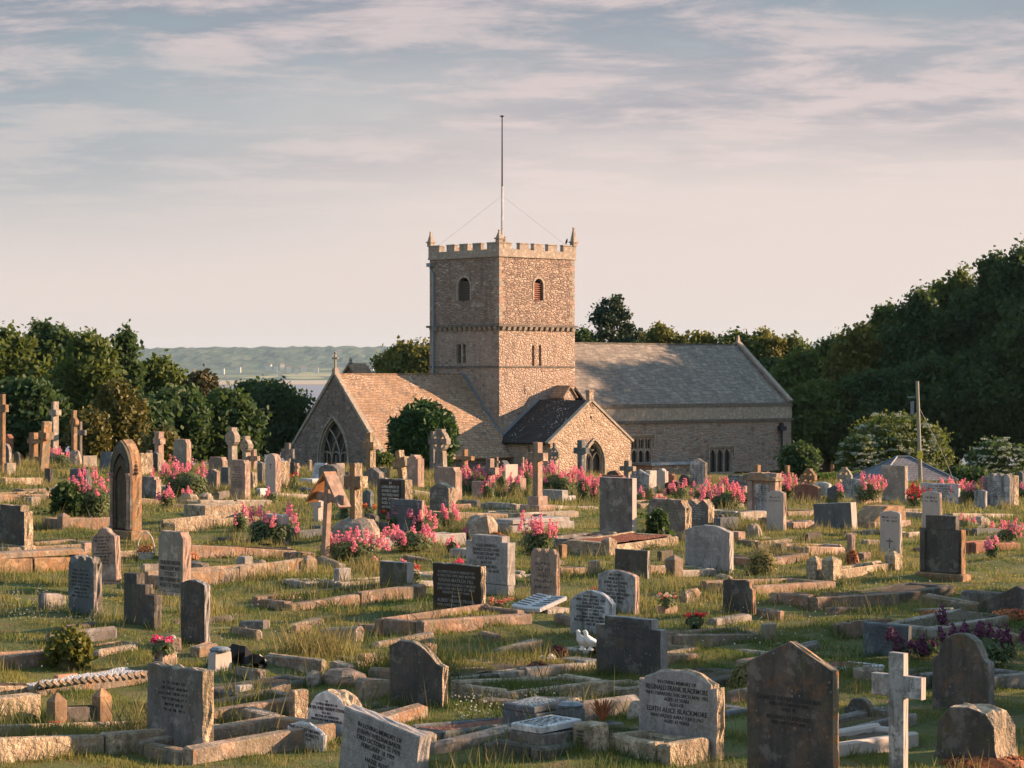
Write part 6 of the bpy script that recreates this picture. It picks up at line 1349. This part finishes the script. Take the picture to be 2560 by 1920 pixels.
V(1760,1195,60,1262,'pink valerian below the pointed white headstone',22,16,bush=1.3); V(1815,1190,80,1290,'wide valerian before the nave window',23,30,bush=2.6); V(1858,1208,50,1265,'pink valerian at the left of the framed monument',24,12,bush=1)
V(1700,1195,60,1250,'sparse pink valerian behind the black low headstone',25,9,bush=.5); V(1968,1180,48,1250,'deep pink valerian right of the framed monument',26,24,bush=1)
V(2172,1188,76,1262,'pink valerian growing in the stone planter',27,26,bush=1.2,lift=.1); V(2375,1190,60,1252,'bright valerian behind the wide white memorial',28,20,ymax=94); V(2430,1190,70,1262,'wide coral valerian right of the white memorial',29,26,bush=1.4)
V(2290,1205,50,1268,'red and white mixed flowers right of the tall square headstone',30,16,'fl_red',bush=1.2); V(2555,1205,30,1245,'pink flowers at the far right edge',31,8)
V(2520,1295,60,1365,'pink valerian with glossy leaves at the right edge',32,9,bush=1.4); V(2408,1285,90,1328,'low red valerian right of the blackened two tier monument',33,8,bush=1.2)
V(2355,1515,24,1590,'single mauve valerian spike by the dark kerb',34,4,'mauve',bush=.3); V(2250,1570,50,1655,'mauve flowers in front of the Mervyn tablet',35,10,'mauve',bush=.7); V(2450,1550,190,1665,'mass of shaded mauve valerian at the right',36,34,'mauve',bush=2.2)
V(2310,1595,60,1645,'mauve valerian right of the Mervyn tablet',37,12,'mauve',bush=.8)
for i,(px,yt,w,yb,h,lb) in enumerate(((820,1330,40,1392,5,'few pink valerian spikes beside the roofed cross post'),(985,1265,34,1330,5,'thin pink valerian left of the broad blue grey slab'),(1220,1190,34,1250,6,'small pink valerian under the chunky grey cross'),(1285,1180,30,1242,6,'pink valerian in front of the pale square block'),(1430,1185,30,1240,5,'pale pink valerian beside the brown pointed headstone'),(375,1180,34,1250,6,'small pink valerian left of the square topped headstone'),(600,1255,40,1330,5,'pink valerian spikes over the pale plinth'),(860,1240,22,1300,3,'lone pink valerian by the rugged cross'),(1130,1340,26,1385,3,'two pink spikes on the granite kerb'),(2100,1205,30,1262,4,'small pink valerian before the low slate headstone'),(1740,1225,40,1275,6,'pink valerian tuft before the pointed white headstone'),(1600,1215,24,1262,3,'small pink valerian at the foot of the lettered pointed headstone'),(2480,1340,34,1395,4,'pink valerian on the dark red kerb at the right'),(680,1215,30,1262,4,'pink flowers at the foot of the carved cross war headstone'),(300,1215,36,1290,5,'thin pink valerian between the gothic monument and the large clump'))): V(px,yt,w,yb,lb,60+i,h,bush=.7)
bush1=tree('ivy_bush','yellow green ivy bush at the lower left',172,1592,84,1668,P(172,1668).y,'lf_lite',201,1500,.045,cat='bush',group=None,shape='round')
tree('dark_shrub','dark flowerless wreath of leaves left of the big pink valerian',165,1215,60,1292,P(165,1292).y,'lf_dark',202,1500,.06,cat='bush',group=None)
tree('ivy_growth','ivy growing up the purple grey headstone',1645,1280,44,1352,P(1645,1354).y-.1,'lf_dark',203,1300,.06,cat='ivy',group=None,shape='cone')
B=bouquet
B(404,1596,70,1640,'bright pink silk roses with grey foliage on the lettered vase block',['fl_hot','fl_hot','fl_white'],1,loc=P(404,1680)+Vector((0,.1,.17)),n=9,r=.035)
B(1737,1530,58,1582,'dark pot of red flowers on the pale blotched kerb',['fl_red','fl_red'],2,n=14,r=.022,pot='plastic'); B(1668,1485,52,1518,'faded pink flowers on the small stone block',['fl_salmon','fl_white'],3,loc=P(1668,1540)+Vector((0,.05,.13)),n=8,r=.025)
B(1040,1410,34,1470,'red, white and pink roses behind the wedge headstone',['fl_red','fl_white','fl_salmon'],4,n=6,r=.035); B(960,1462,26,1490,'yellow and white flowers against the wedge headstone',['fl_yellow','fl_white'],5,n=6,r=.02)
B(1160,1396,60,1440,'magenta and violet flowers behind the Hill headstone',['fl_hot','mauve'],6,n=9,r=.03); B(1493,1470,28,1500,'pink red rose behind the Haskell headstone',['fl_red'],7,n=4,r=.035)
B(1255,1490,80,1542,'salmon flowers right of the Hill headstone',['fl_salmon'],8,n=14,r=.025); B(735,1180,36,1215,'orange red flowers below the chancel corner',['fl_orange','fl_red'],9,n=10,r=.03,ymax=85)
B(135,1806,28,1834,'single coral rose in the grass at the lower left',['fl_red','fl_orange'],10,n=3,r=.03); B(1487,1600,36,1650,'red and blue toys and flowers behind the doves',['fl_red'],11,n=5,r=.03)
B(1370,1636,60,1668,'white blossoms on the shaded kerb',['fl_white'],12,n=7,r=.025); B(2290,1238,46,1270,'red and cream flowers in a tub by the tall square headstone',['fl_red','fl_white'],13,n=14,r=.035)
B(925,1258,40,1290,'orange dried chrysanthemums behind the rugged cross',['fl_orange'],14,n=8,r=.04); B(960,1272,26,1300,'red dried flowers by the broad blue grey slab',['fl_orange','fl_red'],15,n=6,r=.035)
B(150,1210,50,1250,'cream artificial roses in the dark wreath',['fl_white'],16,n=5,r=.05,leaf=False)
def heather(px,yt,w,yb,label,seed,col='heath',n=700):
    p=P(px,yb); s=F/p.y; rng=np.random.RandomState(seed); t=thing('heather_clump',label,'plant',p); rx=w/s/2; H=(yb-yt)/s; d=rdir(n,rng); d[:,2]=np.abs(d[:,2]); q=d*np.array([rx,rx*.7,H])*(.5+.5*rng.rand(n))[:,None]
    npobj('foliage',leaf_quads(q,d,.028,rng,1.8),4,M[col],t)
heather(1345,1650,70,1690,'purple heather hanging over the pale kerb',1); heather(1395,1615,60,1650,'reddish heather left of the doves',2); heather(1290,1700,90,1725,'brown heather on the rough lower kerb',3,'sedum')
heather(2130,1375,40,1415,'bronze bushy plant on the broken pink kerb',4,'sedum'); heather(1905,1370,90,1432,'large straw and bronze tuft in the wild grass at the right',5,'dry',1400); heather(1240,1330,50,1350,'orange dried growth by the big boulder',6,'sedum')
heather(1480,1335,60,1368,'orange red dead bedding in front of the scooped kerb',7,'sedum'); heather(1620,1205,50,1262,'straw coloured shrub left of the ivy grown headstone',8,'dry',900); heather(1870,1655,110,1720,'greyish dead shrub left of the pointed dark headstone',9,'dry',1500)
heather(1540,1850,20,1870,'tiny dried weed by the cream pot',10,'sedum',60) if 0 else None
heather(2190,1548,60,1580,'orange sedum behind the Mervyn tablet',11,'sedum'); heather(2530,1520,120,1550,'red sedum along the pale right kerb',12,'sedum'); heather(2330,1525,70,1552,'red sedum on the dark right kerb',13,'sedum')
heather(2480,1895,280,1925,'orange sedum along the bottom right edge',14,'sedum',2600); heather(460,1375,80,1398,'orange moss left of the lichen blotched kerb',15,'sedum')

# ------------------------------------------------------------------ broken kerb pieces lying in the turf
def fragments():
    rg=random.Random(21); done=[]; k=0; tries=0
    regions=[(420,1700,1560,1890,34),(0,420,1480,1700,7),(1690,2560,1500,1760,16),(300,1500,1300,1500,14),(1500,2500,1330,1480,12),(100,2500,1225,1310,24)]
    for (a,b,c,d,n) in regions:
        m=0; tries=0
        while m<n and tries<4000:
            tries+=1; px=rg.uniform(a,b); py=rg.uniform(c,d); p=P(px,py); s=F/p.y
            if any(abs((p.x-cx)*tx+(p.y-cy)*ty)<w/2+.22 and -.25<(p.x-cx)*qx+(p.y-cy)*qy<T+.25 for (cx,cy,tx,ty,qx,qy,w,T) in BASES): continue
            if any((p.x-x)**2+(p.y-y)**2<(.5+.006*p.y)**2 for x,y in done): continue
            done.append((p.x,p.y)); m+=1; L=rg.uniform(.22,.95); w=rg.uniform(.09,.16); h=rg.uniform(.05,.17)
            t=thing('kerb_fragment','short piece of broken kerb stone half sunk in the grass','kerb stone',p,R(-B0+rg.choice((0,90))+rg.uniform(-9,9)),'broken kerb pieces scattered in the grass')
            q=MB().bbox(-L/2,L/2,-w/2,w/2,-.2,h,.02); tl=rg.uniform(-.12,.12); q.v=[(x+rg.uniform(-.012,.012),y+rg.uniform(-.012,.012),z+x*tl+(rg.uniform(-.015,.015) if z>0 else 0)) for x,y,z in q.v]
            q.build('stone',M[rg.choice(('kerb','kred','dark','grey','kerb','boulder'))],t); BASES.append((p.x,p.y,1,0,0,1,L*.7,w)) if p.y<60 else None
fragments()
# ------------------------------------------------------------------ grass
def inside(x,y):
    lv=np.zeros(len(x)); dens=np.ones(len(x)); hh=np.ones(len(x))
    for cx,cy,hx,hy,a,l,g,h in EXC:
        dx=x-cx; dy=y-cy; u=dx*math.cos(a)-dy*math.sin(a); v=dx*math.sin(a)+dy*math.cos(a)
        m=(np.abs(u)<hx)&(np.abs(v)<hy); lv[m]=l; dens[m]=g; hh[m]=h
    return lv,dens,hh
def blades(n,y0,y1,wid,h0,h1,rng,tall=False,pts=None,droop=.35,clump=0.,xm=.235):
    if pts is None:
        y=np.sqrt(rng.uniform(y0*y0,y1*y1,n)); x=(rng.rand(n)*2-1)*y*xm
    else: x,y=pts; n=len(x)
    if clump:
        k=max(20,int(n*clump)); j=rng.randint(0,k,n); x=x[j]+rng.normal(size=n)*.09; y=y[j]+rng.normal(size=n)*.09
    lv,de,hh=inside(x,y); keep=rng.rand(n)<de; x=x[keep];y=y[keep];lv=lv[keep];hh=hh[keep]; n=len(x)
    patch=.65+.35*np.sin(x*.9+2.1*np.sin(y*.5))*np.sin(y*.8+1.7*np.sin(x*.6))+.25*np.sin(x*3.1+y*2.3)
    h=(h0+(h1-h0)*rng.rand(n)**1.6)*np.clip(patch,.35,1.4)*np.where(hh>1,1+(hh-1)*.45,hh); h=np.minimum(h,.6); z=gz(x,y)+lv-.01
    a=rng.rand(n)*6.28; w=wid*(.6+.8*rng.rand(n)); lean=h*droop*(.2+rng.rand(n)); b=rng.rand(n)*6.28
    P0=np.stack([x-np.cos(a)*w/2,y-np.sin(a)*w/2,z],1); P1=np.stack([x+np.cos(a)*w/2,y+np.sin(a)*w/2,z],1)
    tip=np.stack([x+np.cos(b)*lean,y+np.sin(b)*lean,z+h],1)
    mid=np.stack([x+np.cos(b)*lean*.56,y+np.sin(b)*lean*.56,z+h*.6],1); wv=np.stack([np.cos(a)*w*.3,np.sin(a)*w*.3,0*a],1)
    q=np.stack([P0,P1,mid+wv,tip],1); return q
def grass():
    rng=np.random.RandomState(3); qs=[]
    qs.append(blades(380000,13,26,.0065,.02,.075,rng)); qs.append(blades(400000,26,50,.012,.02,.085,rng)); qs.append(blades(230000,50,100,.030,.04,.14,rng))
    for sgn in (-1,1):      # turf beside the picture, thinner
        n=90000; y=np.sqrt(rng.uniform(14**2,95**2,n)); x=sgn*y*rng.uniform(.235,.45,n); qs.append(blades(0,0,0,.03,.04,.12,rng,pts=(x,y)))
    o=npobj('grass',np.concatenate(qs),4,M['grass']); o['kind']='stuff'
    t=[blades(12000,14,30,.006,.12,.30,rng,clump=.05,droop=.4),blades(34000,30,60,.010,.14,.34,rng,clump=.035,droop=.4),blades(60000,60,98,.02,.16,.42,rng,clump=.03,droop=.4)]
    o=npobj('tall_grass',np.concatenate(t),4,M['dry']); o['kind']='stuff'
    # seed stalks
    t=[]
    for (n,y0,y1,w) in ((260,16,32,.005),(700,32,60,.008),(700,60,95,.014)): t.append(blades(n,y0,y1,w,.30,.62,rng,droop=.35))
    o=npobj('seed_stalks',np.concatenate(t),4,M['dry']); o['kind']='stuff'
    tufts=[(790,1640,.5,1500),(880,1700,.5,1500),(1030,1690,.5,1300),(80,1330,.4,500),(110,1170,.6,800),(950,1430,.5,900),(1180,1330,.6,700),(1900,1330,.7,900),(2210,1405,.5,700),(1960,1400,.6,900),(1300,1500,.3,400),(1130,1540,.5,900),(700,1790,.5,800),(60,1800,.5,900),(400,1850,.4,600),(1270,1895,.5,700),(300,1300,.5,700),(560,1240,.5,600),(2030,1290,.6,700),(1280,1240,.7,900),(1040,1250,.6,600)]
    gr=[];dr=[]
    for i,(px,py,r,n) in enumerate(tufts):
        p=P(px,py); rg=np.random.RandomState(i); pts=(p.x+rg.normal(size=n)*r*.45,p.y+rg.normal(size=n)*r*.45); s=F/p.y
        q=blades(n,0,0,max(.005,.9/s*1.2),.10,.42,rg,pts=pts,droop=.5); (gr if i in (1,2,12,13) else dr).append(q)
    o=npobj('shaggy_grass',np.concatenate(gr),4,M['grass']); o['kind']='stuff'; o=npobj('straw_grass',np.concatenate(dr),4,M['dry']); o['kind']='stuff'
    # longer grass left by the mower against the stones and kerbs
    X=[];Y=[]
    for (cx,cy,tx,ty,qx,qy,w,T) in BASES:
        per=2*(w+T); s=F/cy; n=int(per*min(230,max(60,s*.7))); u=rng.rand(n)*per
        a=np.where(u<w,u-w/2,np.where(u<w+T,w/2,np.where(u<2*w+T,u-w-T-w/2,-w/2))); b=np.where(u<w,0,np.where(u<w+T,u-w,np.where(u<2*w+T,T,u-2*w-T)))
        o=.015+np.abs(rng.normal(size=n))*.035; a=a+np.where(np.abs(a)>=w/2-1e-6,np.sign(a)*o,0); b=b+np.where(u<w,-o,np.where((u>=w+T)&(u<2*w+T),o,0))
        keep=np.sin(u*7+cx*5)+.6*rng.normal(size=n)>-.3; X.append((cx+a*tx+b*qx)[keep]); Y.append((cy+a*ty+b*qy)[keep])
    X=np.concatenate(X); Y=np.concatenate(Y); m=Y<35
    q=[blades(0,0,0,.007,.05,.20,rng,pts=(X[m],Y[m]),droop=.6),blades(0,0,0,.015,.06,.22,rng,pts=(X[~m],Y[~m]),droop=.6)]
    o=npobj('edge_grass',np.concatenate(q),4,M['grass']); o['kind']='stuff'
    # daisies and clover
    c=[]
    for (px0,px1,py0,py1,n) in ((1130,1400,1740,1815,130),(0,300,1480,1570,190),(480,900,1500,1600,50),(1750,2100,1490,1640,80),(2100,2560,1400,1480,80),(0,560,1600,1700,30),(1600,2300,1400,1450,60)):
        for _ in range(n):
            p=P(rng.uniform(px0,px1),rng.uniform(py0,py1)); c.append((p.x,p.y,p.z+rng.uniform(.05,.09)))
    c=np.array(c); m=5; cc=np.repeat(c,m,0); d=rdir(len(cc),rng); q=leaf_quads(cc+d*.007,np.array([0,-.3,.95])+d*.5,.010,rng,1.1); o=npobj('daisies',q,4,M['fl_white']); o['kind']='stuff'
grass()
# small trees added unseen beyond the right of the frame to shade the foreground
for i,(x,y,tz,rad,nn,lf) in enumerate(((8.6,21.7,-.7,1.5,1800,'lf_mid'),(9.8,25.2,.2,1.8,1800,'lf_mid'),(11.4,29,.3,2.0,2000,'lf_mid'),(13.2,33,-.5,1.8,1800,'lf_mid'))):
    tree('broadleaf_tree','unseen small tree added beyond the right edge to shade the foreground graves',0,0,0,None,y,lf,120+i,nn*3,.10,topz=tz,x=x,rad=rad,group='small shading trees added beyond the right edge',shell=.4)
